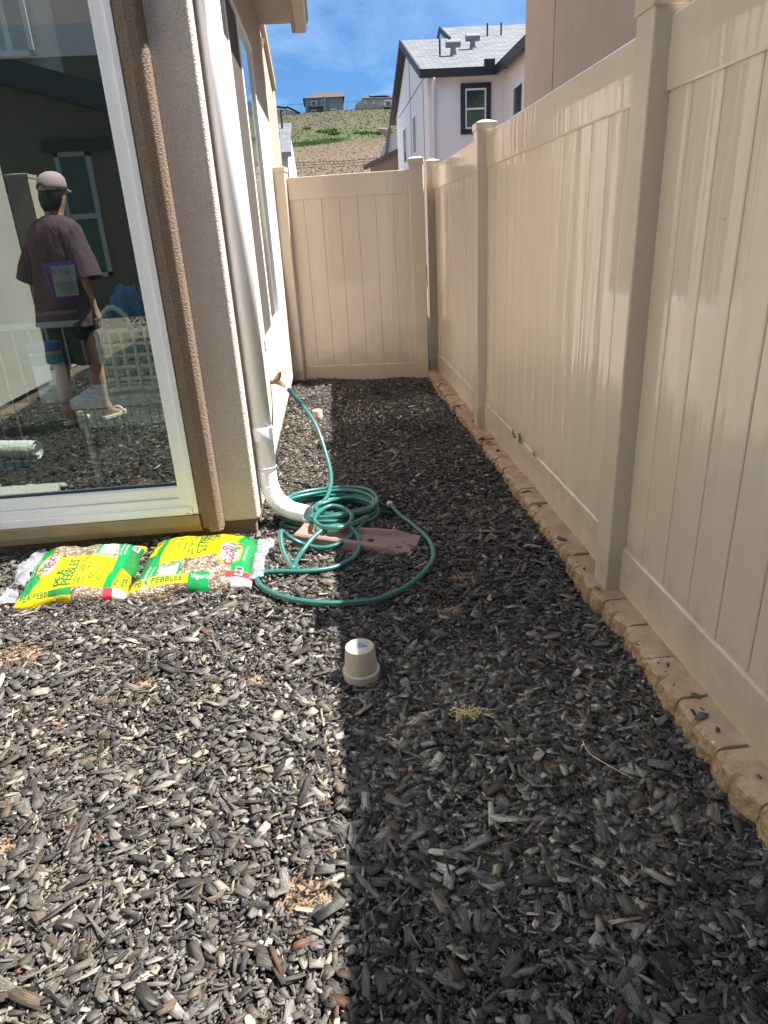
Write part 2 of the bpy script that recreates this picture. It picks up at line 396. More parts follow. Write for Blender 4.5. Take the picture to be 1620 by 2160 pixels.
GREY = [(38, (0.125, 0.119, 0.112)), (24, (0.20, 0.19, 0.178)), (20, (0.060, 0.056, 0.056)), (9, (0.13, 0.105, 0.08)),
        (8, (0.32, 0.30, 0.26)), (3.0, (0.42, 0.36, 0.27)), (1.2, (0.12, 0.065, 0.045))]
FINE = [(42, (0.105, 0.10, 0.094)), (24, (0.18, 0.168, 0.152)), (16, (0.05, 0.047, 0.046)), (7, (0.30, 0.25, 0.17)), (8, (0.12, 0.08, 0.05))]
def patchd(x, y):
    d = np.ones_like(x)
    for px, py, pr in PATCH:
        q = np.sqrt((x-px)**2+((y-py)*1.5)**2)/pr
        d *= np.clip(0.22+1.0*np.clip(q-0.35, 0, 1), 0, 1)
    return d
def inyard(x, y):
    ok = ((y < 3.04) | (x > -0.45)) & (x < 0.93)
    return ok*patchd(x, y)
tag(chips('wood_mulch', 82000, (-1.75, 0.95), (0.55, 3.1), 0.0175, 0.6, 0.085, 0.022, 11, GREY, inyard, tilt=0.2), 'grey black shredded wood mulch covering the yard', None, None, 'stuff')
tag(chips('wood_mulch', 60000, (-0.47, 0.95), (3.0, 6.85), 0.0175, 0.5, 0.07, 0.022, 12, GREY, inyard, tilt=0.2), 'dark wood mulch along the narrow side passage', None, None, 'stuff')
tag(chips('splinter_mulch', 7000, (-1.75, 0.95), (0.55, 4.5), 0.042, 0.35, 0.11, 0.026, 18, GREY, inyard, aspect=(0.06, 0.16), tilt=0.14), 'long thin bark splinters lying on the mulch', None, None, 'stuff')
tag(chips('fine_mulch', 90000, (-1.75, 0.95), (0.55, 3.1), 0.010, 0.4, 0.03, 0.018, 13, FINE, inyard), 'fine splinters scattered between the mulch chips', None, None, 'stuff')
tag(chips('wood_mulch', 26000, (-3.0, 0.9), (-4.5, 3.1), 0.032, 0.45, 0.09, 0.018, 14, [(a, tuple(0.55*c for c in t)) for a, t in GREY],  # yard tints darkened so this mulch reflects dimmer in the pane
          lambda x, y: 1.0*((x < -1.7) | (y < 0.6))), 'wood mulch with colour darkened to dim its reflection in the patio glass', None, None, 'stuff')
tag(chips('pale_chips', 3800, (-1.1, -0.25), (0.6, 1.25), 0.012, 0.5, 0.035, 0.024, 41, [(60, (0.40, 0.36, 0.28)), (40, (0.26, 0.24, 0.2))], lambda x, y: np.clip(1.05-np.sqrt(((x+0.85)/0.42)**2+((y-0.75)/0.4)**2), 0, 1)), 'pale bleached splinters among the mulch at the lower left', None, None, 'stuff')
SAND = [(50, (0.36, 0.24, 0.14)), (30, (0.26, 0.165, 0.095)), (20, (0.48, 0.36, 0.23))]
def sandd(x, y):
    d = np.zeros_like(x)
    for px, py, pr in PATCH:
        q = np.sqrt((x-px)**2+((y-py)*1.5)**2)/pr
        d = np.maximum(d, np.clip(1.05-q, 0, 1)**1.2)
    d *= 0.5+0.5*np.sin(60*x+40*y)*np.sin(47*y-31*x)
    return d
tag(chips('sawdust', 150000, (-1.5, 0.9), (0.8, 2.9), 0.0042, 0.35, 0.010, 0.016, 15, SAND, sandd, aspect=(0.4, 0.8)), 'tan crumbs of bare soil and sawdust showing through the mulch', None, None, 'stuff')

# ================================================================ LEFT HOUSE
WX, WY = -0.435, 3.04
house = thing('stucco_house', (WX, WY, 0), 'greige stucco house on the left with white framed patio window and downpipe', 'house')
bx = lambda *a: MB().box(*a)
# front wall: right pier, head above the window
b = MB(); b.box(-0.72, WX, WY, WY+0.2, 0.09, 5.6); b.box(-3.0, -0.7205, WY+0.0, WY+0.2, 2.45, 5.6)
b.build('front_wall', STUCCO, house, bevel=0.014, seg=4)
# side wall round the slider
b = MB()
sy0, sy1, sz0, sz1 = 4.25, 5.76, 0.72, 2.63
b.box(WX-0.2, WX, WY+0.2005, sy0, 0.09, 3.1); b.box(WX-0.2, WX, sy1, 7.08, 0.09, 3.1)
b.box(WX-0.2, WX, sy0, sy1, 0.09, sz0); b.box(WX-0.2, WX, sy0, sy1, sz1, 3.1); b.box(-3.0, WX-0.2, 6.9, 7.08, 0.09, 3.1)
b.build('side_wall', STUCCO, house)
b = MB(); b.box(-3.0, WX-0.022, WY+0.025, 7.05, -0.25, 0.095)
b.build('foundation', FOUND, house, bevel=0.006)
# trim pop-out beside the window, ledge below it
b = MB(); b.prism([(-0.712, WY-0.02), (-0.672, WY-0.045), (-0.664, WY-0.075), (-0.62, WY-0.078), (-0.604, WY-0.066), (-0.604, WY+0.002), (-0.712, WY+0.002)], 'z', 0.075, 2.62)
b.build('window_trim', TRIM, house, bevel=0.004, seg=2)
LEDGE = mat('stained_ledge', (0.36, 0.29, 0.19), 0.85, col2=(0.24, 0.17, 0.075), vscale=5, bump=0.5, bscale=150)
b = MB(); b.prism([(WY-0.035, 0.150), (WY+0.06, 0.150), (WY+0.06, 0.062), (WY-0.02, 0.062), (WY-0.035, 0.10)], 'x', -2.7, -0.7125)
b.build('window_ledge', LEDGE, house, bevel=0.003)
# patio window
pw = MB(); fy0, fy1 = WY-0.022, WY+0.085
pw.box(-0.797, -0.716, fy0+0.012, fy1, 0.152, 2.45); pw.box(-0.742, -0.7155, fy0, fy0+0.012, 0.152, 2.45)
pw.box(-2.62, -2.54, fy0+0.012, fy1, 0.152, 2.45)
pw.box(-2.54, -0.797, fy0+0.012, fy1, 2.37, 2.45)
pw.box(-2.54, -0.797, fy0+0.020, fy1, 0.235, 0.285); pw.box(-2.54, -0.7425, fy0+0.008, fy0+0.019, 0.152, 0.232); pw.box(-2.54, -0.797, fy0+0.021, fy1, 0.152, 0.233)
pw.box(-2.54, -0.7425, fy0-0.004, fy0+0.0075, 0.152, 0.19)
pwf = pw.build('patio_window', WHITEV, house, bevel=0.002)
b = MB(); gy_ = WY+0.045; b.add([(-2.54, gy_, 0.28), (-0.79, gy_, 0.28), (-0.79, gy_, 2.38), (-2.54, gy_, 2.38)], [(0,1,2,3)])
b.build('pane', GLASS, pwf)
b = MB(); b.box(-0.7975, -0.793, gy_-0.012, gy_+0.01, 0.28, 2.38); b.box(-2.54, -0.797, gy_-0.012, gy_+0.01, 0.2852, 0.292)
b.build('gasket', mat('black_rubber', (0.03, 0.03, 0.03), 0.6), pwf)
b = MB(); b.box(-0.757, -0.752, fy0-0.0045, fy0-0.003, 0.178, 0.181); b.box(-0.775, -0.757, fy0-0.0045, fy0-0.003, 0.160, 0.163)
b.build('weep_slot', MATS['black_rubber'], pwf)
# side slider
sw = MB(); X = WX
fw = 0.04
sw.box(X-0.05, X+0.006, sy0, sy0+fw, sz0, sz1); sw.box(X-0.05, X+0.006, sy1-fw, sy1, sz0, sz1)
sw.box(X-0.05, X+0.012, sy0, sy1, sz0, sz0+fw+0.02); sw.box(X-0.05, X+0.008, sy0, sy1, sz1-fw, sz1)
ym = 4.90
sw.box(X-0.04, X+0.003, ym-0.02, ym+0.04, sz0+fw, sz1-fw)
swf = sw.build('side_window', WHITEV, house, bevel=0.003)
b = MB(); b.add([(X-0.012, ym+0.03, sz0+fw), (X-0.012, sy1-fw, sz0+fw), (X-0.012, sy1-fw, sz1-fw), (X-0.012, ym+0.03, sz1-fw)], [(0,1,2,3)])
b.build('pane', GLASSR, swf)
b = MB(); b.box(X-0.008, X-0.004, sy0+fw, ym-0.02, sz0+fw, sz1-fw); b.build('insect_screen', SCREEN, swf)
b = MB(); b.box(X-0.16, X-0.15, sy0, ym+0.02, sz0, sz1); b.build('sun_block', mat('sun_block_beige', (0.3, 0.27, 0.22), 0.7), house)  # unseen board added to keep direct sun out of the room
# eave
b = MB(); b.box(-0.7, -0.155, 2.6, 7.08, 3.08, 3.13); b.build('soffit', STUCCO, house)
b = MB(); b.box(-0.1545, -0.125, 2.6, 7.0, 2.99, 3.15); b.build('fascia', mat('fascia_tan', (0.32, 0.26, 0.2), 0.6), house, bevel=0.003)
b = MB(); b.prism([(-0.1245, 3.14), (-0.1245, 3.0), (-0.04, 3.0), (-0.025, 3.03), (-0.025, 3.06), (-0.005, 3.09), (-0.005, 3.14), (-0.015, 3.14), (-0.015, 3.1), (-0.1, 3.03), (-0.115, 3.14)], 'y', 2.6, 7.05)
b.build('gutter', mat('gutter_tan', (0.42, 0.35, 0.28), 0.4), house)
b = MB(); b.hexa([(-0.72, 3.25, 3.35), (-0.12, 3.25, 3.15), (-0.12, 7.1, 3.15), (-0.72, 7.1, 3.35), (-0.72, 3.25, 3.40), (-0.12, 3.25, 3.19), (-0.12, 7.1, 3.19), (-0.72, 7.1, 3.40)])
b.build('roof', mat('roof_brown', (0.2, 0.16, 0.13), 0.9, var=0.3, vscale=8, bump=0.6, bscale=30), house)  # cut back to a strip so sky light falls into the room
# downpipe with corrugated elbow
px_, py_, pr_ = -0.383, 3.165, 0.046
b = MB(); b.tube([(px_, py_, 3.05), (px_, py_, 0.30)], pr_, n=40)
dp = b.build('downpipe', PIPEW, house, smooth=True)
path = []; rad = []
el = [(px_, py_, 0.32), (px_, py_, 0.24), (px_+0.005, py_-0.004, 0.195), (px_+0.025, py_-0.016, 0.150), (px_+0.058, py_-0.036, 0.118), (px_+0.098, py_-0.06, 0.100), (px_+0.135, py_-0.083, 0.094), (px_+0.185, py_-0.113, 0.090)]
pp = smoothpath(el, 22)
dist = 0; prevp = pp[0]
for q in pp:
    dist += (q-prevp).length; prevp = q
    c_ = 0.0
    if 0.10 < dist < 0.255: c_ = 0.0032*(1 if (dist/0.0125) % 1 < 0.5 else -0.4)
    path.append(q); rad.append(pr_*(0.97)+c_)
b = MB(); b.tube(path, rad, n=40, cap=False)
b.tube(path[::-1], [r_-0.003 for r_ in rad[::-1]], n=40, cap=False)
b.build('elbow', PIPEW, dp, smooth=True, fixn=False)
for z0, z1 in ((0.455, 0.525), (0.315, 0.322)):
    b = MB(); b.lathe([(pr_+0.0015, z0), (pr_+0.0035, z0+0.002), (pr_+0.0035, z1-0.002), (pr_+0.0015, z1)], (px_, py_, 0), closed_top=False)
    b.build('collar', PIPEW, dp, smooth=True)
b = MB(); b.box(px_+0.03, px_+0.052, py_-0.036, py_-0.028, 0.462, 0.52)
b.build('strap', PIPEW, dp)
# tap
BR = mat('aged_brass', (0.42, 0.33, 0.2), 0.45, metal=0.6, var=0.4, vscale=60, bump=0.3, bscale=100)
tp = Vector((WX, 4.34, 0.50))
b = MB(); b.tube([tp, tp+Vector((0.05, 0, 0))], 0.014, 16); b.tube([tp+Vector((0.035,0,0.0)), tp+Vector((0.055,-0.01,0.03)), tp+Vector((0.07,-0.02,0.058))], [0.02, 0.017, 0.011], 16)
b.tube([tp+Vector((0.045,0,0)), tp+Vector((0.08,-0.05,-0.008)), tp+Vector((0.105,-0.1,-0.014))], [0.019, 0.016, 0.016], 16)
b.lathe([(0.03, 0), (0.03, 0.004), (0.012, 0.006)], tuple(tp+Vector((0.004, 0, 0)))) if False else None
spg = b.build('tap', BR, house, smooth=True)
b = MB(); c = tp+Vector((0.076, -0.024, 0.068)); b.bar(c+Vector((-0.035, 0.0, 0.02)), c+Vector((0.035, 0.0, -0.018)), 0.014, 0.005); b.bar(c+Vector((0, -0.03, 0)), c+Vector((0, 0.03, 0)), 0.012, 0.005)
b.build('handle', BR, spg, bevel=0.002)
# room behind the patio glass, ceiling left open to let sky light in
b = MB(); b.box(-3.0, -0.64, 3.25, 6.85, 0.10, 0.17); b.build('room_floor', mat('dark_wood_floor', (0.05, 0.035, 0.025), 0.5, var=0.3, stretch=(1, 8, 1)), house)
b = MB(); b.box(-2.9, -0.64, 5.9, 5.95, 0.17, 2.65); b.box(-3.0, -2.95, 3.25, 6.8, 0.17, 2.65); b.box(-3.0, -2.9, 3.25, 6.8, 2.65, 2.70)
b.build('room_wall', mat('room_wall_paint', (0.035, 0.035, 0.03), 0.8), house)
# rear wing whose long wall is seen in the patio glass
b = MB(); b.box(-9.0, -3.0, -1.13, 3.2, 0.11, 4.9)
b.box(-9.0, -3.0, -1.13, 0.95, 4.9, 7.6); b.box(-9.0, -3.0, 2.05, 3.2, 4.9, 7.6); b.box(-9.0, -3.12, 0.95, 2.05, 4.9, 7.6); b.box(-9, -3.0, 0.95, 2.05, 6.9, 7.6)
b.build('wing_wall', stucco('stucco_wing', (0.62, 0.60, 0.54)), house)
b = MB(); b.box(-8.9, -3.03, -1.1, 3.2, -0.2, 0.109); b.build('wing_foundation', FOUND, house)
uw = MB(); uw.box(-3.06, -2.99, 0.95, 0.99, 4.9, 6.9); uw.box(-3.06, -2.99, 2.01, 2.05, 4.9, 6.9); uw.box(-3.06, -2.99, 0.95, 2.05, 4.9, 4.95); uw.box(-3.06, -2.99, 0.95, 2.05, 6.85, 6.9)
uwf = uw.build('upper_window', WHITEV, house)
b = MB(); b.add([(-3.03, 0.99, 4.95), (-3.03, 2.01, 4.95), (-3.03, 2.01, 6.85), (-3.03, 0.99, 6.85)], [(0,1,2,3)])
b.build('pane', glass_mat('window_glass_up', base=0.95, rough=0.06, tint=(0.2, 0.25, 0.25), wav=0.05), uwf)

# ================================================================ RIGHT FENCE
FX = 0.991     # face of the rails
fence = thing('vinyl_fence', (FX, 3, 0), 'tall glossy tan vinyl privacy fence running along the right side of the passage', 'fence')
posts = [-0.33, 2.13, 4.44, 6.62]      # front face y of each post
def post(cx, cy, zt, parent, wx=0.115, ang=0.0, z0=-0.05):
    b = MB(); h = wx/2
    def rot(x, y): return (cx+x*math.cos(ang)-y*math.sin(ang), cy+x*math.sin(ang)+y*math.cos(ang))
    P = [rot(-h, -h), rot(h, -h), rot(h, h), rot(-h, h)]
    b.add([(*p, z0) for p in P]+[(*p, zt) for p in P], [(0,3,2,1),(4,5,6,7),(0,1,5,4),(1,2,6,5),(2,3,7,6),(3,0,4,7)])
    o = b.build('post', VINYLP, parent, bevel=0.008, seg=4)
    b = MB(); k = h+0.006
    Q = [rot(-k, -k), rot(k, -k), rot(k, k), rot(-k, k)]; r2 = k*0.35; Q2 = [rot(-r2, -r2), rot(r2, -r2), rot(r2, r2), rot(-r2, r2)]
    b.loft([[(*p, zt-0.022) for p in Q], [(*p, zt+0.018) for p in Q], [(*p, zt+0.034) for p in Q2]])
    b.build('cap', VINYLP, o, bevel=0.003)
    return o
pw_ = 0.115; pcx = 0.936+pw_/2
for y in posts: post(pcx, y+pw_/2, 1.90, fence)
def run(y0, y1, parent, seed, z0=0.055, z1=1.86):
    g = random.Random(seed); X = FX
    b = MB(); y = y0; bw = 0.158
    while y < y1-0.001:
        e = min(y+bw, y1); t = g.uniform(-0.0012, 0.0012); t2 = g.uniform(-0.0012, 0.0012)
        # each board: four shallow facets and a v-groove at its edges
        ys_ = [y+0.0015, y+0.006, y+(e-y)*0.33, y+(e-y)*0.66, e-0.006, e-0.0015]
        xo = [0.0065, 0.0038, 0.003+t, 0.003+t2, 0.0038, 0.0065]
        vs = []
        for q, x in zip(ys_, xo): vs += [(X+0.005+x, q, z0+0.15), (X+0.005+x, q, z1-0.15)]
        vs += [(X+0.034, ys_[0], z0+0.15), (X+0.034, ys_[0], z1-0.15), (X+0.034, ys_[-1], z0+0.15), (X+0.034, ys_[-1], z1-0.15)]
        b.add(vs, [(2*i, 2*i+1, 2*i+3, 2*i+2) for i in range(5)]+[(12, 13, 1, 0), (10, 11, 15, 14), (14, 15, 13, 12)])
        y = e
    o = b.build('panel', VINYL, parent, fixn=True)
    for (a, c) in ((z1-0.185, z1), (z0, z0+0.185)):
        b = MB(); b.prism([(X+0.003, a), (X, a+0.006), (X-0.002, (a+c)/2), (X, c-0.006), (X+0.004, c), (X+0.042, c), (X+0.046, c-0.01), (X+0.046, a+0.006), (X+0.04, a)], 'y', y0, y1)
        b.build('rail', VINYL, o)
for i, (a, c) in enumerate(((-2.5, -0.33), (-0.33+pw_, 2.13), (2.13+pw_, 4.44), (4.44+pw_, 6.62))): run(a, c, fence, i)

# ---- end fence section (closed gate) across the passage, set slightly askew
gl_ = Vector((-0.315, 6.79, 0)); gr_ = Vector((0.775, 6.575, 0)); gd = (gr_-gl_).normalized(); gang = math.atan2(gd.y, gd.x)
gate = thing('end_fence', (0.2, 6.68, 0), 'short tan vinyl fence section closing the far end of the passage', 'fence')
pl = gl_-gd*0.075; pr2 = gr_+gd*0.065
post(pl.x, pl.y, 1.92, gate, 0.142, gang); post(pr2.x, pr2.y, 1.915, gate, 0.125, gang)
gn = Vector((-gd.y, gd.x, 0))
def gp(s, d, z): q = gl_+gd*s+gn*d; return (q.x, q.y, z)
Lg = (gr_-gl_).length
b = MB(); nb = 7; edges = [0.0, 0.135]+[0.135+0.166*k for k in range(1, 6)]+[Lg]
for e0, e1 in zip(edges[:-1], edges[1:]):
    P = []
    prof = [(e0+0.0006, 0.009), (e0+0.004, 0.006), (e1-0.004, 0.006), (e1-0.0006, 0.009)]
    for s_, d_ in prof: P += [gp(s_, d_, 0.15), gp(s_, d_, 1.68)]
    P += [gp(e0+0.001, 0.03, 0.15), gp(e0+0.001, 0.03, 1.68), gp(e1-0.001, 0.03, 0.15), gp(e1-0.001, 0.03, 1.68)]
    b.add(P, [(2*i, 2*i+1, 2*i+3, 2*i+2) for i in range(3)]+[(8, 9, 1, 0), (6, 7, 11, 10), (10, 11, 9, 8)])
gpn = b.build('panel', VINYL, gate)
for a, c in ((1.665, 1.853), (-0.02, 0.155)):
    b = MB(); P = [gp(0, -0.004, a), gp(Lg, -0.004, a), gp(Lg, 0.04, a), gp(0, 0.04, a), gp(0, -0.004, c), gp(Lg, -0.004, c), gp(Lg, 0.04, c), gp(0, 0.04, c)]
    b.hexa(P); b.build('rail', VINYL, gpn, bevel=0.005)

# ---- edging blocks
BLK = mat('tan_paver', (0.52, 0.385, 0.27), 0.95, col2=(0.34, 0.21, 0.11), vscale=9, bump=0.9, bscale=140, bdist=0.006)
BLK2 = mat('dark_paver_face', (0.46, 0.32, 0.18), 0.95, col2=(0.19, 0.12, 0.05), vscale=30, bump=1.0, bscale=90, bdist=0.008)  # darker, more mottled brown for the passage-facing sides
y = -0.6; k = 0
while y < 6.5:
    g = random.Random(100+k); ln = g.uniform(0.17, 0.2)
    x0 = 0.892+g.uniform(-0.006, 0.006)-0.012*(y > 5); zt = 0.068+g.uniform(-0.006, 0.006)
    yaw = g.uniform(-0.02, 0.02)
    nn = 31; rings = []
    b = MB()
    # rough split front face: jagged cross-sections along its length
    for i in range(nn):
        s_ = i/(nn-1); yy = y+0.003+(ln-0.006)*s_
        e_ = 0.012*(1-min(1, 6*min(s_, 1-s_))) ; j = 0.006*mnoise.noise(Vector((yy*14, k*3.1, 0)))+0.004*mnoise.noise(Vector((yy*60, k*3.1, 2)))
        mid = 0.018 if i in (nn//2, nn//2+1) else 0
        xx = x0+e_+j+mid+yaw*(s_-0.5)
        r5 = [0.007*mnoise.noise(Vector((yy*45, q5*2.7, k*1.3))) for q5 in range(6)]
        tz = 0.0025*mnoise.noise(Vector((yy*50, 9, k)))
        rings.append([(xx-0.006, yy, -0.06), (xx-0.003+r5[0], yy, zt-0.052), (xx-0.002+r5[1], yy, zt-0.036), (xx+r5[2], yy, zt-0.022), (xx+0.004+r5[3], yy, zt-0.009+tz), (xx+0.012+r5[4], yy, zt-0.002+tz), (xx+0.022, yy, zt+tz), (x0+0.08, yy, zt), (x0+0.2, yy, zt), (x0+0.2, yy, -0.06)])
    b.loft(rings)
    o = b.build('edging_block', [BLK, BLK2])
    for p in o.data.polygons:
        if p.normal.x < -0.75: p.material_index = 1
    tag(o, 'rough tan concrete block in the edging row at the foot of the right fence', 'block', 'edging blocks under the vinyl fence')
    y += ln+0.004; k += 1

# ================================================================ PEBBLE BAGS
def film(name, col, rough=0.22):
    return mat(name, col, rough, bump=0.45, bscale=26, bdetail=4, bdist=0.012, spec=0.5, coat=0.1)
F_Y = film('bag_yellow', (0.54, 0.41, 0.002)); F_G = film('bag_green', (0.0, 0.21, 0.05)); F_DG = film('bag_dark_green', (0.015, 0.13, 0.035))
F_W = film('bag_white', (0.55, 0.58, 0.56)); F_R = film('bag_red', (0.55, 0.03, 0.05)); F_K = film('bag_black', (0.03, 0.035, 0.03))
F_LG = film('bag_light_green', (0.25, 0.5, 0.22))
Mp = bpy.data.materials.new('pebbles_under_film'); Mp.use_nodes = True; q = Mp.node_tree; bs = q.nodes['Principled BSDF']
bs.inputs['Roughness'].default_value = 0.4; bs.inputs['Coat Weight'].default_value = 0.35
t_ = N(q, 'ShaderNodeTexCoord'); vo = N(q, 'ShaderNodeTexVoronoi', inp={'Scale': 75}); vo2 = N(q, 'ShaderNodeTexVoronoi', inp={'Scale': 75}); vo2.feature = 'DISTANCE_TO_EDGE'
rp = N(q, 'ShaderNodeValToRGB'); e = rp.color_ramp; e.elements[0].color = (0.13, 0.085, 0.055, 1); e.elements[1].color = (0.50, 0.43, 0.35, 1)
e2 = e.elements.new(0.5); e2.color = (0.29, 0.22, 0.165, 1)
re = N(q, 'ShaderNodeValToRGB'); re.color_ramp.elements[0].color = (0.25, 0.2, 0.16, 1); re.color_ramp.elements[1].position = 0.16
mu = N(q, 'ShaderNodeMixRGB', blend_type='MULTIPLY'); mu.inputs[0].default_value = 1
bu = N(q, 'ShaderNodeBump', inp={'Strength': 0.9, 'Distance': 0.006})
sp = N(q, 'ShaderNodeSeparateColor')
for a_, b_ in ((t_.outputs['Object'], vo.inputs['Vector']), (t_.outputs['Object'], vo2.inputs['Vector']), (vo.outputs['Color'], sp.inputs[0]),
               (sp.outputs[0], rp.inputs[0]), (vo2.outputs['Distance'], re.inputs[0]), (rp.outputs[0], mu.inputs[1]), (re.outputs[0], mu.inputs[2]),
               (mu.outputs[0], bs.inputs['Base Color']), (vo2.outputs['Distance'], bu.inputs['Height']), (bu.outputs[0], bs.inputs['Normal'])): q.links.new(a_, b_)
CLEAR = bpy.data.materials.new('clear_film'); CLEAR.use_nodes = True; q = CLEAR.node_tree; q.nodes.clear()
o_ = N(q, 'ShaderNodeOutputMaterial'); mx_ = N(q, 'ShaderNodeMixShader', inp={0: 0.4}); tr_ = N(q, 'ShaderNodeBsdfTransparent')
pb_ = N(q, 'ShaderNodeBsdfPrincipled', inp={'Base Color': (0.45, 0.48, 0.54, 1), 'Roughness': 0.15}); nz_ = N(q, 'ShaderNodeTexNoise', inp={'Scale': 45, 'Detail': 3})
bu_ = N(q, 'ShaderNodeBump', inp={'Strength': 0.9, 'Distance': 0.01}); tt_ = N(q, 'ShaderNodeTexCoord')
for a_, b_ in ((tt_.outputs['Object'], nz_.inputs['Vector']), (nz_.outputs[0], bu_.inputs['Height']), (bu_.outputs[0], pb_.inputs['Normal']), (tr_.outputs[0], mx_.inputs[1]), (pb_.outputs[0], mx_.inputs[2]), (mx_.outputs[0], o_.inputs[0])): q.links.new(a_, b_)

def in_hex(s, t, cs, ct, rs, rt_):
    a = abs(s-cs)/rs; b_ = abs(t-ct)/rt_
    return b_ < 1 and a < 1 and (a + max(0, b_-0.55)*1.6 < 1.0)
def art(s, t, flip):
    """s: down the artwork 0..1, t: along the lettering 0..1 -> material index
       0 yellow 1 green 2 dark green 3 white 4 red 5 black 6 pebbles 7 light green"""
    wob = 0.008*math.sin(t*9)+0.006*math.sin(s*11+2)
    if not flip and t < 0.075:              # rolled near edge, bag on the left
        if s < 0.30: return 0
        if s < 0.52: return 1 if t > 0.02 else 0
        if 0.82 < s < 0.90: return 4
        if s > 0.90: return 3
        return 6
    if flip and t > 0.86:                   # rolled near edge, bag on the right
        if s > 0.5+wob: return 0 if t < 0.96 else 6
        if s > 0.34: return 1
        if s < 0.2 and t < 0.93: return 4
        if s < 0.15: return 3
        return 6
    if in_hex(s, t, 0.205, 0.53, 0.095, 0.235):
        return 3 if in_hex(s, t, 0.205, 0.53, 0.078, 0.205) else 0
    edge = 0.155+0.05*math.cos((t-0.5)*5)+wob
    if t > 0.7: edge = 0.20-0.25*(t-0.7)
    if s < edge:
        return 2 if (t > 0.86 or (s < 0.03)) else 1
    # lower bands
    if s > 0.90+0.05*(t-0.45):
        if t < 0.50-1.2*(s-0.9)+0.1*math.sin(6*s): return 0
        if t > 0.93: return 0
        return 2
    if s > 0.80+0.03*math.sin(t*4):
        return 1
    if t > 0.605+wob*0.5:
        if 0.60 < s < 0.775 and 0.665 < t < 0.93:
            if t > 0.905 or t < 0.685 or s < 0.625: return 1
            if 0.64 < s < 0.765: return 3 if (int((s-0.64)/0.021) % 2 == 0 or 0.8 < t < 0.81) else 7
            return 3
        if s > 0.72 and t > 0.95: return 4
        return 6
    return 0
def bag(name, P00, P10, P11, P01, flip, label, H=0.074, seed=1, tail=None):
    P00, P10, P11, P01 = [Vector(p) for p in (P00, P10, P11, P01)]
    c0 = (P00+P10+P11+P01)/4
    root = thing(name, (c0.x, c0.y, 0), label, 'bag', 'bags of pea pebbles by the patio window')
    def srf(s, t, off=0.0):
        a = (P00*(1-s)+P10*s)*(1-t)+(P01*(1-s)+P11*s)*t
        us = 1-abs(2*s-1)**2.6; ut = 1-abs(2*t-1)**2.8
        e = max(0.0, us*ut)
        h = H*(e**0.42)
        q = Vector((s*5.0+seed, t*4.0, seed*1.7))
        h += 0.016*e**0.5*(mnoise.noise(q)+0.5*mnoise.noise(q*2.6))+0.0016*e**0.4*mnoise.noise(Vector((s*60, t*50, seed)))
        # edge scalloping
        cx = 0.010*math.sin(9*s+seed)*(2*t-1)*(1-e); 
        z = 0.022+float(bumpz(a.x, a.y))+max(0, h)+off
        ctr = c0; a2 = a+(a-ctr)*0.03*math.sin(4*math.pi*(s+t)+seed)*(1-e**0.3)
        return Vector((a2.x, a2.y+cx, z))
    ns, nt_ = 230, 190; b = MB()
    for j in range(nt_+1):
        for i in range(ns+1): b.v.append(tuple(srf(i/ns, j/nt_)))
    for j in range(nt_):
        for i in range(ns):
            k = j*(ns+1)+i; b.f.append((k, k+1, k+ns+2, k+ns+1)); b.m.append(art((i+0.5)/ns, (j+0.5)/nt_, flip))
    # underside skirt
    base = len(b.v)
    ring = [(i, 0) for i in range(ns)]+[(ns, j) for j in range(nt_)]+[(i, nt_) for i in range(ns, 0, -1)]+[(0, j) for j in range(nt_, 0, -1)]
    for i, j in ring:
        v = b.v[j*(ns+1)+i]; b.v.append((v[0], v[1], v[2]-0.012))
    for k2 in range(len(ring)):
        i, j = ring[k2]; i2, j2 = ring[(k2+1) % len(ring)]
        b.f.append((j*(ns+1)+i, base+k2, base+(k2+1) % len(ring), j2*(ns+1)+i2)); b.m.append(0 if (k2 % 200) < 90 else 6)
    o = b.build('sack', [F_Y, F_G, F_DG, F_W, F_R, F_K, Mp, F_LG], root, smooth=True)
    # printed lettering pressed on the film
    def text(body, s, t, size, m_, name='lettering', wid=None, align='LEFT', rot=0):
        cu = bpy.data.curves.new('txt', 'FONT'); cu.body = body; cu.size = 1.0; cu.resolution_u = 2; cu.align_x = align; cu.offset = 0.016 if size > 0.025 else 0.006
        to = bpy.data.objects.new('txt', cu); COL.objects.link(to)
        dg = bpy.context.evaluated_depsgraph_get(); me = bpy.data.meshes.new_from_object(to.evaluated_get(dg))
        bpy.data.objects.remove(to)
        bm = bmesh.new(); bm.from_mesh(me)
        bmesh.ops.triangulate(bm, faces=bm.faces)
        for _ in range(2):
            es = [e_ for e_ in bm.edges if e_.calc_length() > 0.25]
            if es: bmesh.ops.subdivide_edges(bm, edges=es, cuts=1)
        for v in bm.verts:
            X_, Y_ = v.co.x*size*(wid or 1), v.co.y*size
            if rot == 1: X_, Y_ = -Y_, X_           # run along the near edge of the bag
            if rot == 2: X_, Y_ = Y_, -X_
            tt = t+X_/0.44; ss = s-Y_/0.50
            v.co = srf(min(0.995, max(0.005, ss)), min(0.995, max(0.005, tt)), 0.0022)
        me2 = bpy.data.meshes.new(name); bm.to_mesh(me2); bm.free(); me2.materials.append(m_)
        lo = bpy.data.objects.new(name, me2); COL.objects.link(lo); attach(lo, root)
        return lo
    text('Vigoro', 0.234, 0.335, 0.082, F_R, wid=0.86)
    text('PEA', 0.43, 0.09, 0.062, F_DG); text('PEBBLES', 0.505, 0.09, 0.062, F_DG, wid=0.85)
    text('ENHANCE YOUR LANDSCAPE', 0.555, 0.10, 0.021, F_DG, wid=0.9); text('AND CONTROL EROSION', 0.59, 0.10, 0.021, F_DG)
    text('EASY TO SPREAD', 0.635, 0.10, 0.021, F_DG)
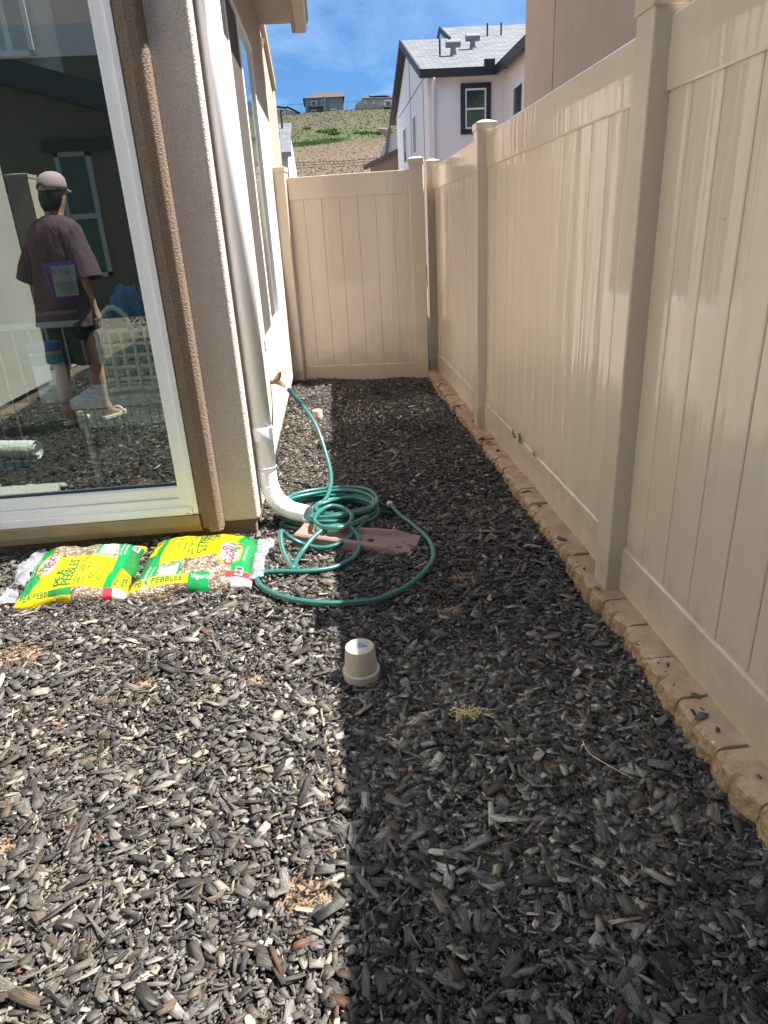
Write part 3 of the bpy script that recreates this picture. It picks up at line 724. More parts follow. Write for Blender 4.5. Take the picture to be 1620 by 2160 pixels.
    text('Permeable\nsoil moisture', 0.70, 0.24, 0.019, F_DG); text('will not decay', 0.785, 0.24, 0.019, F_DG)
    text('O', 0.71, 0.15, 0.035, F_DG); text('O', 0.785, 0.15, 0.035, F_DG)
    text('COVERS 3 SQ FT TO 2" DEEP', 0.845, 0.66, 0.014, F_W, wid=1.0); text('NET CONTENTS 0.5 CU FT', 0.885, 0.66, 0.014, F_W)
    text('PEA\nPEBBLES', 0.935, 0.10, 0.028, F_DG)
    text('FOR USE ALL AROUND', 0.085, 0.35, 0.014, F_W)
    if flip:
        text('PEA PEBBLES', 0.93, 0.91, 0.03, F_DG, rot=0) if False else None
        text('PEA PEBBLES', 0.96, 0.935, 0.036, F_DG, rot=1)
        text('Vigoro', 0.49, 0.93, 0.028, F_W, rot=1)
    else:
        text('PEA PEBBLES', 0.05, 0.022, 0.030, F_DG, rot=2)
    # leaf mark in the logo
    b = MB()
    for (s0, t0, da) in ((0.165, 0.50, 0.5), (0.165, 0.46, -0.5)):
        pts = []
        for k2 in range(10):
            a = 2*math.pi*k2/10; r1 = 0.022*math.cos(a); r2_ = 0.009*math.sin(a)
            pts.append(srf(s0+(r2_*math.cos(da)-r1*math.sin(da))/0.5*0.9, t0+(r1*math.cos(da)+r2_*math.sin(da))/0.44, 0.003))
        b.add(pts, [tuple(range(10))])
    b.build('leaf_mark', F_G, root)
    # bar code
    b = MB(); sc, tc_ = (0.955, 0.80) if not flip else (0.10, 0.80)
    for k2 in range(9):
        s0 = sc-0.025; s1 = sc+0.02; t0 = tc_+k2*0.012
        b.add([srf(s0, t0, 0.004), srf(s1, t0, 0.004), srf(s1, t0+0.006, 0.004), srf(s0, t0+0.006, 0.004)], [(0,1,2,3)])
    b.build('bar_code', F_K, root)
    b = MB(); b.add([srf(sc-0.032, tc_-0.012, 0.003), srf(sc+0.026, tc_-0.012, 0.003), srf(sc+0.026, tc_+0.115, 0.003), srf(sc-0.032, tc_+0.115, 0.003)], [(0,1,2,3)])
    b.build('code_patch', F_W, root)
    # loose clear ends
    for tl in tail:
        b = MB(); A = [Vector((*p, 0)) for p in tl[0]]; Bq = [Vector((*p, 0)) for p in tl[1]]
        nu, nv = 26, 12; g = random.Random(seed)
        for j in range(nv+1):
            for i in range(nu+1):
                u_ = i/nu*(len(A)-1); k3 = min(int(u_), len(A)-2); f_ = u_-k3
                pa = A[k3]*(1-f_)+A[k3+1]*f_; pb = Bq[k3]*(1-f_)+Bq[k3+1]*f_
                v_ = j/nv; p = pa*(1-v_)+pb*v_
                z = 0.042+0.022*mnoise.noise(Vector((p.x*22, p.y*22, seed)))+0.012*mnoise.noise(Vector((p.x*60, p.y*60, seed)))+0.01*math.sin(3*v_)
                b.v.append((p.x+0.004*mnoise.noise(Vector((p.y*40, 0, 0))), p.y, z+float(bumpz(p.x, p.y))))
        for j in range(nv):
            for i in range(nu):
                k3 = j*(nu+1)+i; b.f.append((k3, k3+1, k3+nu+2, k3+nu+1)); b.m.append(0)
        b.build('clear_flap', CLEAR, root, smooth=True)
    return root
bag('pebble_bag', (-1.405, 2.515, 0), (-0.945, 2.465, 0), (-0.975, 2.96, 0), (-1.445, 2.965, 0), False,
    'yellow and green pebble bag on the left, its red logo at its left end', seed=1,
    tail=[([(-1.40, 2.52), (-1.42, 2.6)], [(-1.49, 2.50), (-1.50, 2.64)]), ([(-1.42, 2.66), (-1.43, 2.8), (-1.42, 2.94)], [(-1.475, 2.68), (-1.52, 2.82), (-1.46, 2.98)])])
bag('pebble_bag', (-0.43, 2.945, 0), (-0.925, 2.965, 0), (-0.93, 2.475, 0), (-0.425, 2.445, 0), True,
    'yellow and green pebble bag nearest the downpipe with a loose clear plastic flap', seed=3, H=0.074,
    tail=[([(-0.437, 2.93), (-0.434, 2.7), (-0.435, 2.46)], [(-0.355, 2.90), (-0.385, 2.70), (-0.372, 2.47)])])

# ================================================================ HOSE, SPLASH BLOCK, POT, STUB
Mh = bpy.data.materials.new('green_hose'); Mh.use_nodes = True; q = Mh.node_tree; bs = q.nodes['Principled BSDF']
bs.inputs['Roughness'].default_value = 0.4; bs.inputs['Base Color'].default_value = (0.013, 0.115, 0.105, 1); bs.inputs['Coat Weight'].default_value = 0.15
MHS = [Mh, mat('hose_stripe', (0.42, 0.45, 0.18), 0.4)]
ang = np.linspace(0, 2*math.pi, 15)[:-1]
hp = []
# from the tap down to the coil
arc = [(-0.285, 4.06, 0.485), (-0.235, 3.95, 0.45), (-0.15, 3.8, 0.34), (-0.10, 3.65, 0.20), (-0.08, 3.5, 0.11), (-0.105, 3.35, 0.065), (-0.16, 3.22, 0.05), (-0.22, 3.12, 0.045)]
hp += arc
g = random.Random(5)
loops = [(-0.10, 3.235, 0.265, 0.235, 0.020, 1.0), (-0.085, 3.22, 0.235, 0.200, 0.030, 1.0), (-0.115, 3.24, 0.255, 0.19, 0.045, 1.0), (-0.03, 3.20, 0.150, 0.125, 0.035, 1.0),
         (-0.035, 3.185, 0.17, 0.11, 0.055, 1), (-0.02, 3.18, 0.145, 0.10, 0.07, 1), (-0.09, 3.245, 0.245, 0.215, 0.072, 1)]
a0 = math.pi*1.12; pts = []
for li, (cx, cy, rx, ry, z, _) in enumerate(loops):
    for k in range(14):
        a = a0+2*math.pi*k/14; f = k/14; nxt = loops[min(li+1, len(loops)-1)]
        c_x = cx*(1-f)+nxt[0]*f; c_y = cy*(1-f)+nxt[1]*f; r_x = rx*(1-f)+nxt[2]*f; r_y = ry*(1-f)+nxt[3]*f; zz = z*(1-f)+nxt[4]*f
        pts.append((c_x+r_x*math.cos(a)+g.uniform(-.004, .004), c_y+r_y*math.sin(a), zz+0.006*math.sin(3*a+li)))
hp += pts
# small free-standing ring leaning on the coil
hp += [(-0.17, 3.00, 0.06), (-0.15, 2.93, 0.045), (-0.08, 2.885, 0.06), (-0.01, 2.93, 0.07), (0.015, 3.01, 0.08), (-0.02, 3.09, 0.09), (-0.085, 3.12, 0.098), (-0.14, 3.06, 0.098), (-0.165, 2.97, 0.095), (-0.13, 2.89, 0.09), (-0.05, 2.86, 0.09), (0.03, 2.93, 0.08), (0.09, 3.03, 0.06)]
hp += [(0.055, 2.95, 0.055), (-0.01, 2.82, 0.05), (-0.056, 2.776, 0.045), (-0.133, 2.761, 0.04), (-0.221, 2.808, 0.045), (-0.283, 2.813, 0.085), (-0.311, 2.79, 0.125), (-0.305, 2.70, 0.085), (-0.278, 2.63, 0.045), (-0.256, 2.60, 0.032), (-0.245, 2.665, 0.034), (-0.225, 2.745, 0.034)]
S2 = [(-0.17, 2.835), (-0.105, 2.896), (-0.014, 2.9), (0.034, 2.821), (0.034, 2.72), (-0.004, 2.623), (-0.084, 2.557), (-0.195, 2.529), (-0.33, 2.537), (-0.387, 2.526), (-0.397, 2.466), (-0.361, 2.385), (-0.28, 2.304), (-0.167, 2.249), (-0.039, 2.238), (0.092, 2.27), (0.23, 2.367), (0.321, 2.496), (0.358, 2.611), (0.36, 2.773), (0.317, 2.962), (0.263, 3.117), (0.223, 3.262)]
Z2 = [0.07, 0.085, 0.08, 0.06] + [0.038]*(len(S2)-4)
hp += [(x, y, z+float(bumpz(x, y))) for (x, y), z in zip(S2, Z2)]
pth = smoothpath(hp, 7)
hose = thing('garden_hose', (-0.1, 3.2, 0), 'green garden hose with a pale stripe coiled beside the downpipe and looping over the mulch', 'hose')
b = MB(); b.tube(pth, 0.0112, n=14)
nseg = len(pth)-1
for i in range(nseg):
    b.m[i*14+4] = 1
b.build('tube', MHS, hose, smooth=True)
b = MB(); a1, a2 = Vector(arc[0]), Vector(arc[2]); tp2 = tp+Vector((0.105, -0.1, -0.014))
b.tube([tp2+Vector((-0.01, 0.02, 0.002)), tp2+Vector((0.012, -0.045, -0.004)), (-0.30, 4.11, 0.49)], [0.017, 0.018, 0.0165], 16)
b.build('metal_coupling', mat('bright_steel', (0.7, 0.72, 0.75), 0.25, metal=0.7), hose, smooth=True)
sp_ = []; ax = smoothpath([tuple(Vector((-0.30, 4.11, 0.49))), arc[0], arc[1], (-0.2, 3.88, 0.41)], 60)
for i, p in enumerate(ax[:150]):
    t = (ax[i+1]-ax[i]).normalized(); nn_ = t.cross(Vector((0,0,1))).normalized(); bb_ = t.cross(nn_); a = i*0.62
    sp_.append(p+(nn_*math.cos(a)+bb_*math.sin(a))*0.0155)
b = MB(); b.tube(sp_, 0.0028, n=6); b.build('spring_guard', mat('dark_steel_blue', (0.03, 0.06, 0.09), 0.35, metal=0.3), hose, smooth=True)
e_ = pth[-1]; d_ = (pth[-1]-pth[-4]).normalized()
b = MB(); b.tube([e_-d_*0.012, e_-d_*0.011, e_+d_*0.018, e_+d_*0.019, e_+d_*0.024], [0.0145, 0.0175, 0.0175, 0.013, 0.012], 20)
b.build('end_fitting', mat('cream_plastic', (0.55, 0.47, 0.36), 0.5), hose, smooth=False)

# splash block
SPL = mat('terracotta_plastic', (0.27, 0.175, 0.14), 0.6, col2=(0.215, 0.135, 0.108), vscale=9, bump=0.25, bscale=220)
sb = thing('splash_block', (0.02, 2.87, 0), 'dusty pinkish brown splash block trough lying under the hose coil', 'splash block')
axd = Vector((0.30-(-0.24), 2.735-2.94, 0)).normalized(); axn = Vector((-axd.y, axd.x, 0)); org = Vector((-0.24, 2.945, 0))
b = MB(); rings = []
Ls = 0.575
for i in range(31):
    s_ = i/30; wdt = 0.066+0.04*s_**1.3; top = 0.066*(1-0.25*s_)*(1 if s_ < 0.8 else 1-(s_-0.8)*3.2)
    inner = wdt-0.022; fl = 0.045-0.02*s_
    if s_ < 0.05: fl = top
    if s_ > 0.22 and s_ < 0.26: fl = 0.05
    c_ = org+axd*(Ls*s_)
    top = max(top, fl+0.002)
    prof = [(-wdt-0.02, -0.02), (-wdt-0.004, top-0.008), (-wdt+0.004, top), (-inner-0.002, top), (-inner+0.014, fl), (0, fl-0.002), (inner-0.014, fl), (inner+0.002, top), (wdt-0.004, top), (wdt+0.004, top-0.008), (wdt+0.02, -0.02)]
    rings.append([c_+axn*p+Vector((0, 0, z)) for p, z in prof])
b.loft(rings); b.build('trough', SPL, sb, bevel=0.002)
for s_, n__, r_ in ((0.62, 0.0, 0.014), (0.84, -0.01, 0.0035), (0.88, 0.02, 0.0035)):
    c_ = org+axd*(Ls*s_)+axn*n__; zf = 0.0435-0.02*s_
    MB().lathe([(r_*1.25, zf), (r_, zf+0.001), (r_*0.3, zf+0.0012)], tuple(Vector((c_.x, c_.y, 0))), n=18).build('drain_hole', mat('hole_black', (0.012, 0.01, 0.01), 0.8), sb)

# upside-down pot
POTM = mat('cream_ceramic', (0.46, 0.40, 0.30), 0.33, var=0.06, vscale=10, spec=0.5)
pc = (0.001, 1.812)
pot = thing('flower_pot', (pc[0], pc[1], 0), 'small cream flower pot standing upside down on the mulch edge of shade', 'pot')
b = MB(); b.lathe([(0.058, 0.0), (0.0605, 0.004), (0.0610, 0.030), (0.0590, 0.0335), (0.0545, 0.0345), (0.0470, 0.112), (0.0455, 0.1155), (0.042, 0.1165), (0.020, 0.1165)], (*pc, 0.016), n=64)
b.build('body', POTM, pot, smooth=True).data.polygons.foreach_set('use_smooth', [True]*64*8+[False])
mo = pot.children[0].modifiers.new('e', 'EDGE_SPLIT'); mo.split_angle = R(28)
b = MB(); b.box(pc[0]-0.010, pc[0]+0.026, pc[1]-0.008, pc[1]+0.022, 0.1327, 0.1332); st = b.build('sticker', mat('sticker_white', (0.30, 0.34, 0.42), 0.35), pot)
b = MB()
for k in range(7):
    x0 = pc[0]-0.007+0.0046*k
    for j in range(3):
        if g.random() < 0.7: b.box(x0, x0+0.0036, pc[1]-0.005+0.009*j, pc[1]-0.001+0.009*j, 0.1333, 0.1336)
b.build('print', mat('ink_grey', (0.02, 0.02, 0.025), 0.6), st)
# drain stub
b = MB(); b.lathe([(0.040, -0.03), (0.040, 0.072), (0.039, 0.075), (0.036, 0.078), (0.010, 0.080)], (-0.183, 5.24, 0.0), n=40)
tag(b.build('drain_stub', mat('dirty_pvc', (0.58, 0.50, 0.38), 0.5, col2=(0.42, 0.33, 0.22), vscale=14), smooth=True), 'short capped cream pipe stub poking out of the sunlit mulch', 'pipe')
bpy.data.objects['drain_stub'].modifiers.new('e', 'EDGE_SPLIT').split_angle = R(45)

# ================================================================ SMALL PLANTS, STRAW
LEAF = mat('weed_leaf', (0.09, 0.19, 0.045), 0.6, var=0.35, vscale=50); SAGE = mat('sage_leaf', (0.17, 0.24, 0.11), 0.65, var=0.3, vscale=60)
DRYL = mat('dry_leaf', (0.42, 0.28, 0.13), 0.8)
def sprig(name, base, h, n, lm, m_, label, cat, group=None, spread=0.9, seed=1, lean=(0, 0)):
    g = random.Random(seed); base = Vector(base); root = thing(name, base, label, cat, group)
    b = MB(); s = MB()
    s.tube([base, base+Vector((lean[0]*h*0.5, lean[1]*h*0.5, h*0.5)), base+Vector((lean[0]*h, lean[1]*h, h))], [0.0018, 0.0014, 0.0008], 6)
    for k in range(n):
        f = (k+1)/n; o_ = base+Vector((lean[0]*h*f, lean[1]*h*f, h*f*0.9)); a = k*2.4+g.random(); e_ = 0.5+0.6*f
        d = Vector((math.cos(a)*math.cos(e_)*spread, math.sin(a)*math.cos(e_)*spread, math.sin(e_))).normalized()
        sd_ = d.cross(Vector((0, 0, 1))).normalized(); l_ = lm*g.uniform(0.7, 1.2); w_ = l_*0.2; up_ = sd_.cross(d)
        b.add([o_, o_+d*l_*0.4+sd_*w_+up_*0.002, o_+d*l_, o_+d*l_*0.4-sd_*w_+up_*0.002, o_+d*l_*0.5+up_*(-0.003)], [(0,1,4),(1,2,4),(2,3,4),(3,0,4)])
    b.build('leaves', m_, root); s.build('stem', m_, root); return root
sprig('fence_weed', (0.985, 3.63, 0.215), 0.045, 14, 0.022, SAGE, 'sage green sprig poking from the fence rail, the lower left of the two', 'weed', 'sprigs growing through the fence', seed=2, lean=(-0.25, 0.1))
sprig('fence_weed', (0.985, 3.50, 0.225), 0.055, 16, 0.024, SAGE, 'sage green sprig poking from the fence rail, the taller right one', 'weed', 'sprigs growing through the fence', seed=3, lean=(-0.2, -0.05))
sprig('dry_sprig', (0.985, 3.22, 0.235), 0.02, 6, 0.03, DRYL, 'withered tan sprig at the groove of the fence rail', 'weed', seed=4, lean=(-0.5, 0))
sprig('sprout', (-0.03, 6.44, 0.01), 0.07, 12, 0.05, LEAF, 'bright green sprout at the foot of the end fence in sun', 'weed', seed=5)
sprig('sprout', (0.13, 6.25, 0.01), 0.05, 6, 0.035, LEAF, 'small pale sprout in the shaded mulch near the end fence', 'weed', seed=6)
k = 0
for (x, y) in ((0.8, 1.62), (0.83, 1.5), (0.79, 1.42), (0.80, 2.75), (0.81, 2.9), (0.78, 3.5), (0.66, 3.6), (0.5, 4.6), (0.80, 4.5), (0.6, 2.95), (0.82, 5.2), (0.45, 1.5), (0.35, 5.1), (0.8, 2.1)):
    sprig('seedling', (x, y, 0.015), 0.02, 7, 0.016, LEAF, 'tiny green seedling in the shaded mulch near the edging blocks', 'seedling', 'tiny seedlings in the shaded mulch', seed=20+k); k += 1
tag(chips('loose_chips', 46, (0.895, 0.975), (0.9, 6.2), 0.022, 0.5, 0.06, 0.004, 40, GREY, zoff=0.072, tilt=0.08), 'loose dark chips strewn on the edging blocks', None, None, 'stuff')
b = MB(); g = random.Random(9); c_ = Vector((0.30, 1.56, 0.03))
for k in range(90):
    p = c_+Vector((g.gauss(0, 0.022), g.gauss(0, 0.012), g.uniform(0, 0.014))); a = g.uniform(0, 6.28); l_ = g.uniform(0.01, 0.035)
    b.bar(p, p+Vector((math.cos(a)*l_, math.sin(a)*l_, g.uniform(-0.004, 0.008))), 0.0012, 0.0008)
tag(b.build('straw_tuft', mat('straw', (0.6, 0.45, 0.2), 0.7)), 'small tuft of golden straw lying on the shaded mulch', 'straw')
b = MB()
for st in ([(0.52, 1.75), (0.56, 1.62), (0.63, 1.52), (0.70, 1.42)], [(0.30, 4.0), (0.33, 4.08), (0.30, 4.16), (0.26, 4.14)], [(0.48, 2.95), (0.46, 2.85), (0.44, 2.78)], [(0.2, 2.62), (0.28, 2.64), (0.4, 2.6)]):
    pass
tag(MB().tube(smoothpath([tuple(atz(1228, 1562, 0.035)), tuple(atz(1245, 1590, 0.04)), tuple(atz(1285, 1615, 0.035)), tuple(atz(1335, 1642, 0.03))], 6), 0.0011, 6).build('dry_stalk', mat('stalk', (0.45, 0.38, 0.24), 0.8)), 'thin curved dry stalk on dark mulch near the edging, closest to the camera', 'stalk')
tag(MB().tube(smoothpath([(0.30, 3.98, 0.03), (0.33, 4.05, 0.045), (0.315, 4.14, 0.04), (0.27, 4.16, 0.03)], 6), 0.002, 6).build('dry_stalk', MATS['stalk']), 'hooked dry stalk lying in the middle of the shaded passage', 'stalk')

# ================================================================ NEIGHBOURS
TANW = stucco('neighbour_tan_stucco', (0.66, 0.51, 0.37), bump=0.35, scale=60)
tb = thing('tan_building', (3.3, 6, 0), 'plain tan stucco house wall rising behind the right fence', 'house')
MB().box(3.3, 9, -6, 12.09, -0.06, 5.6).build('wall', TANW, tb)
ml = MB(); ml.box(3.296, 3.2995, 10.62, 10.64, 0, 5.6); ml.build('control_joint', mat('joint_grey', (0.27, 0.21, 0.17), 0.8), tb)

def shingle(name, c1, c2, sc=1.0):
    if name in MATS: return MATS[name]
    M = bpy.data.materials.new(name); M.use_nodes = True; MATS[name] = M; n = M.node_tree; b = n.nodes['Principled BSDF']; b.inputs['Roughness'].default_value = 0.85
    t = N(n, 'ShaderNodeTexCoord'); m1 = N(n, 'ShaderNodeMapping'); m1.inputs['Scale'].default_value = (1*sc, 1*sc, 1*sc)
    br = N(n, 'ShaderNodeTexBrick', inp={'Scale': 1.0, 'Mortar Size': 0.012, 'Brick Width': 0.42, 'Row Height': 0.17, 'Color1': (*c1, 1), 'Color2': (*c2, 1), 'Mortar': (c2[0]*0.35, c2[1]*0.35, c2[2]*0.35, 1)})
    n.links.new(t.outputs['Object'], m1.inputs[0]); n.links.new(m1.outputs[0], br.inputs['Vector']); n.links.new(br.outputs['Color'], b.inputs['Base Color'])
    u = N(n, 'ShaderNodeBump', inp={'Strength': 0.6, 'Distance': 0.03}); n.links.new(br.outputs['Fac'], u.inputs['Height']); u.invert = True; n.links.new(u.outputs[0], b.inputs['Normal'])
    return M
SH_G = shingle('grey_roof_tile', (0.17, 0.175, 0.185), (0.105, 0.11, 0.12))
SH_T = shingle('tan_roof_tile', (0.38, 0.30, 0.25), (0.26, 0.20, 0.17))
WHS = stucco('white_stucco', (0.88, 0.87, 0.87), (0.84, 0.83, 0.84), bump=0.2, scale=40)
BLKF = mat('black_fascia', (0.025, 0.023, 0.025), 0.5)
WINP = glass_mat('far_window_glass', tint=(0.25, 0.35, 0.33), base=0.35, rough=0.02)
WIND = mat('window_dark', (0.03, 0.05, 0.05), 0.12, spec=0.8)

wh = thing('white_house', (5, 28, 0), 'white stucco two storey house with black trim and grey tiled roof behind the fence', 'house')
X0, Y0, XR, YP, YF = 3.74, 25.65, 6.33, 30.9, 36.6
ZE, ZP = 6.15, 8.09
b = MB(); b.prism([(Y0, -0.06), (YF-0.6, -0.06), (YF-0.6, ZE+0.15), (YP, ZP-0.1), (Y0, ZE)], 'x', X0, 14); b.box(XR, 14, 19.0, Y0-0.001, -0.06, ZE)
b.build('wall', WHS, wh)
# control joints on the gable
JG = mat('joint_white', (0.36, 0.35, 0.36), 0.8); b = MB()
for (a, c) in (((862, 120), (863, 340)), ((892, 175), (893, 340))):
    p0 = atx(*a, X0-0.01); p1 = atx(*c, X0-0.01); b.bar((X0-0.008, p0.y, p0.z), (X0-0.008, p0.y, p1.z), 0.03, 0.02)
p0 = atx(899, 158, X0); p1 = atx(842, 248, X0); b.bar((X0-0.008, p0.y, p0.z), (X0-0.008, p1.y, p1.z), 0.03, 0.04)
b.build('control_joint', JG, wh)
# main roof, its continuation to the higher ridge, fascias
sl = (ZP-ZE)/(YP-Y0)
def slab(name, P, th, m_, parent):
    P = [Vector(p) for p in P]; b = MB(); b.hexa([p-Vector((0, 0, th)) for p in P]+P); return b.build(name, m_, parent)
ov = 0.3
def rz(y): return ZE+0.12+(y-Y0)*sl
class Roof: pass
def tiledroof(name, P, m_, parent, th=0.08):
    """sloping slab in its own rotated frame so that tile courses follow the slope"""
    P = [Vector(p) for p in P]; o = P[0]; ux = (P[1]-P[0]).normalized(); nn = ux.cross(P[3]-P[0]).normalized(); uy = nn.cross(ux)
    loc = [Vector(((p-o).dot(ux), (p-o).dot(uy), 0)) for p in P]
    b = MB(); b.hexa([Vector((p.x, p.y, -th)) for p in loc]+loc); ob = b.build(name, m_)
    mw = Matrix((( ux.x, uy.x, nn.x, o.x), (ux.y, uy.y, nn.y, o.y), (ux.z, uy.z, nn.z, o.z), (0, 0, 0, 1)))
    ob.parent = parent; ob.matrix_parent_inverse = Matrix.Translation(-Vector(parent.location)); ob.matrix_basis = mw
    return ob
rf = tiledroof('roof', [(X0-0.25, Y0-ov, rz(Y0-ov)), (XR+1.5, Y0-ov, rz(Y0-ov)), (XR+1.5, YP, rz(YP)), (X0-0.25, YP, rz(YP))], SH_G, wh)
tiledroof('roof', [(X0-0.25, YF+0.2, rz(Y0-ov)), (X0-0.25, YP, rz(YP)-0.002), (14, YP, rz(YP)-0.002), (14, YF+0.2, rz(Y0-ov))], SH_G, wh)
tiledroof('roof', [(5.4, 29.5, rz(29.5)+0.004), (14, 29.5, rz(29.5)+0.004), (14, 33.1, rz(33.1)+0.06), (5.4, 33.1, rz(33.1)+0.06)], SH_G, wh)
b = MB(); b.bar((5.4, 30.7, rz(30.7)-0.02), (5.4, 33.15, rz(33.15)), 0.06, 0.2); b.bar((5.4, 33.15, rz(33.15)), (5.4, 35.5, rz(30.75)), 0.06, 0.2)
b.bar((X0-0.27, Y0-ov, rz(Y0-ov)-0.1), (X0-0.27, YP, rz(YP)-0.1), 0.06, 0.24); b.bar((X0-0.27, YP, rz(YP)-0.1), (X0-0.27, YF+0.2, rz(Y0-ov)-0.1), 0.06, 0.24)
b.box(X0-0.3, XR-0.3, Y0-ov-0.1, Y0-ov, rz(Y0-ov)-0.24, rz(Y0-ov)+0.0)
b.box(XR-0.42, XR-0.3, 18.7, Y0-ov-0.1, rz(Y0-ov)-0.24, rz(Y0-ov)+0.02)
b.box(XR-0.42-0.35, XR-0.42, Y0-ov-0.12, Y0-ov-0.02, rz(Y0-ov)-0.1, rz(Y0-ov)+0.2)
b.build('fascia', BLKF, wh)
b = MB(); b.hexa([(XR-0.3, 18.7, ZE+0.02), (12, 18.7, ZE+1.9), (12, Y0, ZE+1.9), (XR-0.3, Y0, ZE+0.02), (XR-0.3, 18.7, ZE+0.08), (12, 18.7, ZE+1.96), (12, Y0, ZE+1.96), (XR-0.3, Y0, ZE+0.08)])
b.build('wing_roof', SH_G, wh)
b = MB(); q0 = aty(917, 350, Y0-0.06); b.tube([(q0.x, Y0-0.07, 0), (q0.x, Y0-0.07, ZE-0.75), (q0.x-0.03, Y0-0.3, ZE-0.45), (q0.x+0.02, Y0-0.33, ZE-0.12)], 0.055, 10); b.build('downpipe', mat('white_pipe_far', (0.7, 0.7, 0.74), 0.4), wh, smooth=True)
# framed window on the front
def win_y(px0, py0, px1, py1, Y, parent, trimw=0, trimm=None, sash=True, glass=WIND, fm=WHITEV, fw=0.05, th=0.05):
    a = aty(px0, py0, Y); c = aty(px1, py1, Y); x0, x1 = sorted((a.x, c.x)); z0, z1 = sorted((a.z, c.z))
    if trimw:
        t = MB(); 
        for q in ((x0, x1, z1-trimw, z1), (x0, x1, z0, z0+trimw), (x0, x0+trimw, z0+trimw, z1-trimw), (x1-trimw, x1, z0+trimw, z1-trimw)): t.box(q[0], q[1], Y-th-0.03, Y-0.002, q[2], q[3])
        t.build('window_surround', trimm, parent); x0 += trimw+0.002; x1 -= trimw+0.002; z0 += trimw+0.002; z1 -= trimw+0.002
    f = MB()
    for q in ((x0, x1, z1-fw, z1), (x0, x1, z0, z0+fw), (x0, x0+fw, z0+fw, z1-fw), (x1-fw, x1, z0+fw, z1-fw)): f.box(q[0], q[1], Y-th, Y-0.001, q[2], q[3])
    zm = (z0+z1)/2
    if sash: f.box(x0+fw, x1-fw, Y-th, Y-0.001, zm-fw/2, zm+fw/2)
    fo = f.build('window', fm, parent)
    MB().box(x0+fw*0.8, x1-fw*0.8, Y-th*0.55, Y-0.003, z0+fw*0.8, z1-fw*0.8).build('pane', glass, fo)
    return fo
win_y(971, 177, 1034, 281, Y0, wh, trimw=0.15, trimm=BLKF, glass=mat('green_tint_pane', (0.035, 0.085, 0.075), 0.05, spec=0.9, var=0.4, vscale=3))
def win_x(px0, py0, px1, py1, X, parent, glass=WIND, fm=WHITEV, fw=0.05, side=-1, th=0.05, sash=False):
    a = atx(px0, py0, X); c = atx(px1, py1, X); y0, y1 = sorted((a.y, c.y)); z0, z1 = sorted((a.z, c.z)); f = MB()
    xa, xb = sorted((X+side*th, X+side*0.001))
    for q in ((y0, y1, z1-fw, z1), (y0, y1, z0, z0+fw), (y0, y0+fw, z0+fw, z1-fw), (y1-fw, y1, z0+fw, z1-fw)): f.box(xa, xb, q[0], q[1], q[2], q[3])
    if sash: f.box(xa, xb, (y0+y1)/2-fw/2, (y0+y1)/2+fw/2, z0+fw, z1-fw)
    fo = f.build('window', fm, parent); xa, xb = sorted((X+side*th*0.5, X+side*0.003))
    MB().box(xa, xb, y0+fw*0.8, y1-fw*0.8, z0+fw*0.8, z1-fw*0.8).build('pane', glass, fo); return fo
win_x(872, 249, 881, 322, X0, wh); win_x(852, 274, 860, 342, X0, wh); win_x(1085, 185, 1104, 236, XR, wh)
# roof vents and stacks
MET = mat('vent_metal', (0.2, 0.205, 0.22), 0.5)
for (u_, v_, k_) in ((956, 118, 0), (997, 104, 0)):
    d = ray(u_, v_); t = (rz(0)+0)/1; 
    # meet the roof plane z = ZE+.12+(y-Y0)*sl
    t = (ZE+0.12-Y0*sl-CAM_H)/(d.z-sl*d.y); p = Vector((d.x*t, d.y*t, CAM_H+d.z*t))
    b = MB(); b.lathe([(0.16, -0.1), (0.1, 0.12), (0.09, 0.26)], tuple(p), n=16); b.tube([p+Vector((-0.25, 0, 0.36)), p+Vector((0.25, 0, 0.36))], 0.12, 14)
    b.build('roof_vent', MET, wh)
for (u_, v_, h_) in ((928, 117, 0.5), (1028, 78, 0.45), (1057, 76, 0.45)):
    d = ray(u_, v_); t = (ZE+0.12-Y0*sl-CAM_H)/(d.z-sl*d.y); p = Vector((d.x*t, d.y*t, CAM_H+d.z*t))
    MB().tube([p-Vector((0,0,0.1)), p+Vector((0, 0, h_))], 0.035, 8).build('vent_stack', BLKF, wh)

# beige two-storey house beyond the end fence, left
BEI = stucco('beige_stucco', (0.50, 0.39, 0.31), bump=0.25, scale=40)
b2 = thing('beige_house', (-1.2, 21, 0), 'tall beige stucco house beyond the end fence on the left, in sun', 'house')
X2 = -1.32; fy = atx(596, 355, X2).y
b = MB(); b.prism([(13.0, -0.06), (fy, -0.06), (fy, 5.75), (20.9, 7.0), (13, 7.0)], 'x', -8, X2); b.build('wall', BEI, b2)
r0 = atx(568, 68, X2); r1 = atx(583, 185, X2)
b = MB(); b.bar((X2+0.06, 20.6, 7.15), (X2+0.06, 24.7, 5.75), 0.11, 0.24); b.build('rake_board', mat('beige_fascia', (0.46, 0.40, 0.33), 0.6), b2)
tiledroof('roof', [(-8, 25.1, 5.86), (X2+0.12, 25.1, 5.86), (X2+0.12, 20.6, 7.3), (-8, 20.6, 7.3)], SH_T, b2)
b = MB(); b.tube([(X2+0.03, 18.9, 0), (X2+0.06, 18.9, 5.3), (X2+0.2, 18.9, 5.7)], 0.05, 8); b.build('downpipe', BEI, b2)
tiledroof('roof', [(X2+0.35, 17.6, 6.1), (X2-3, 17.6, 6.1), (X2-3, 20.6, 7.1), (X2+0.35, 20.6, 7.1)], SH_T, b2) if False else None

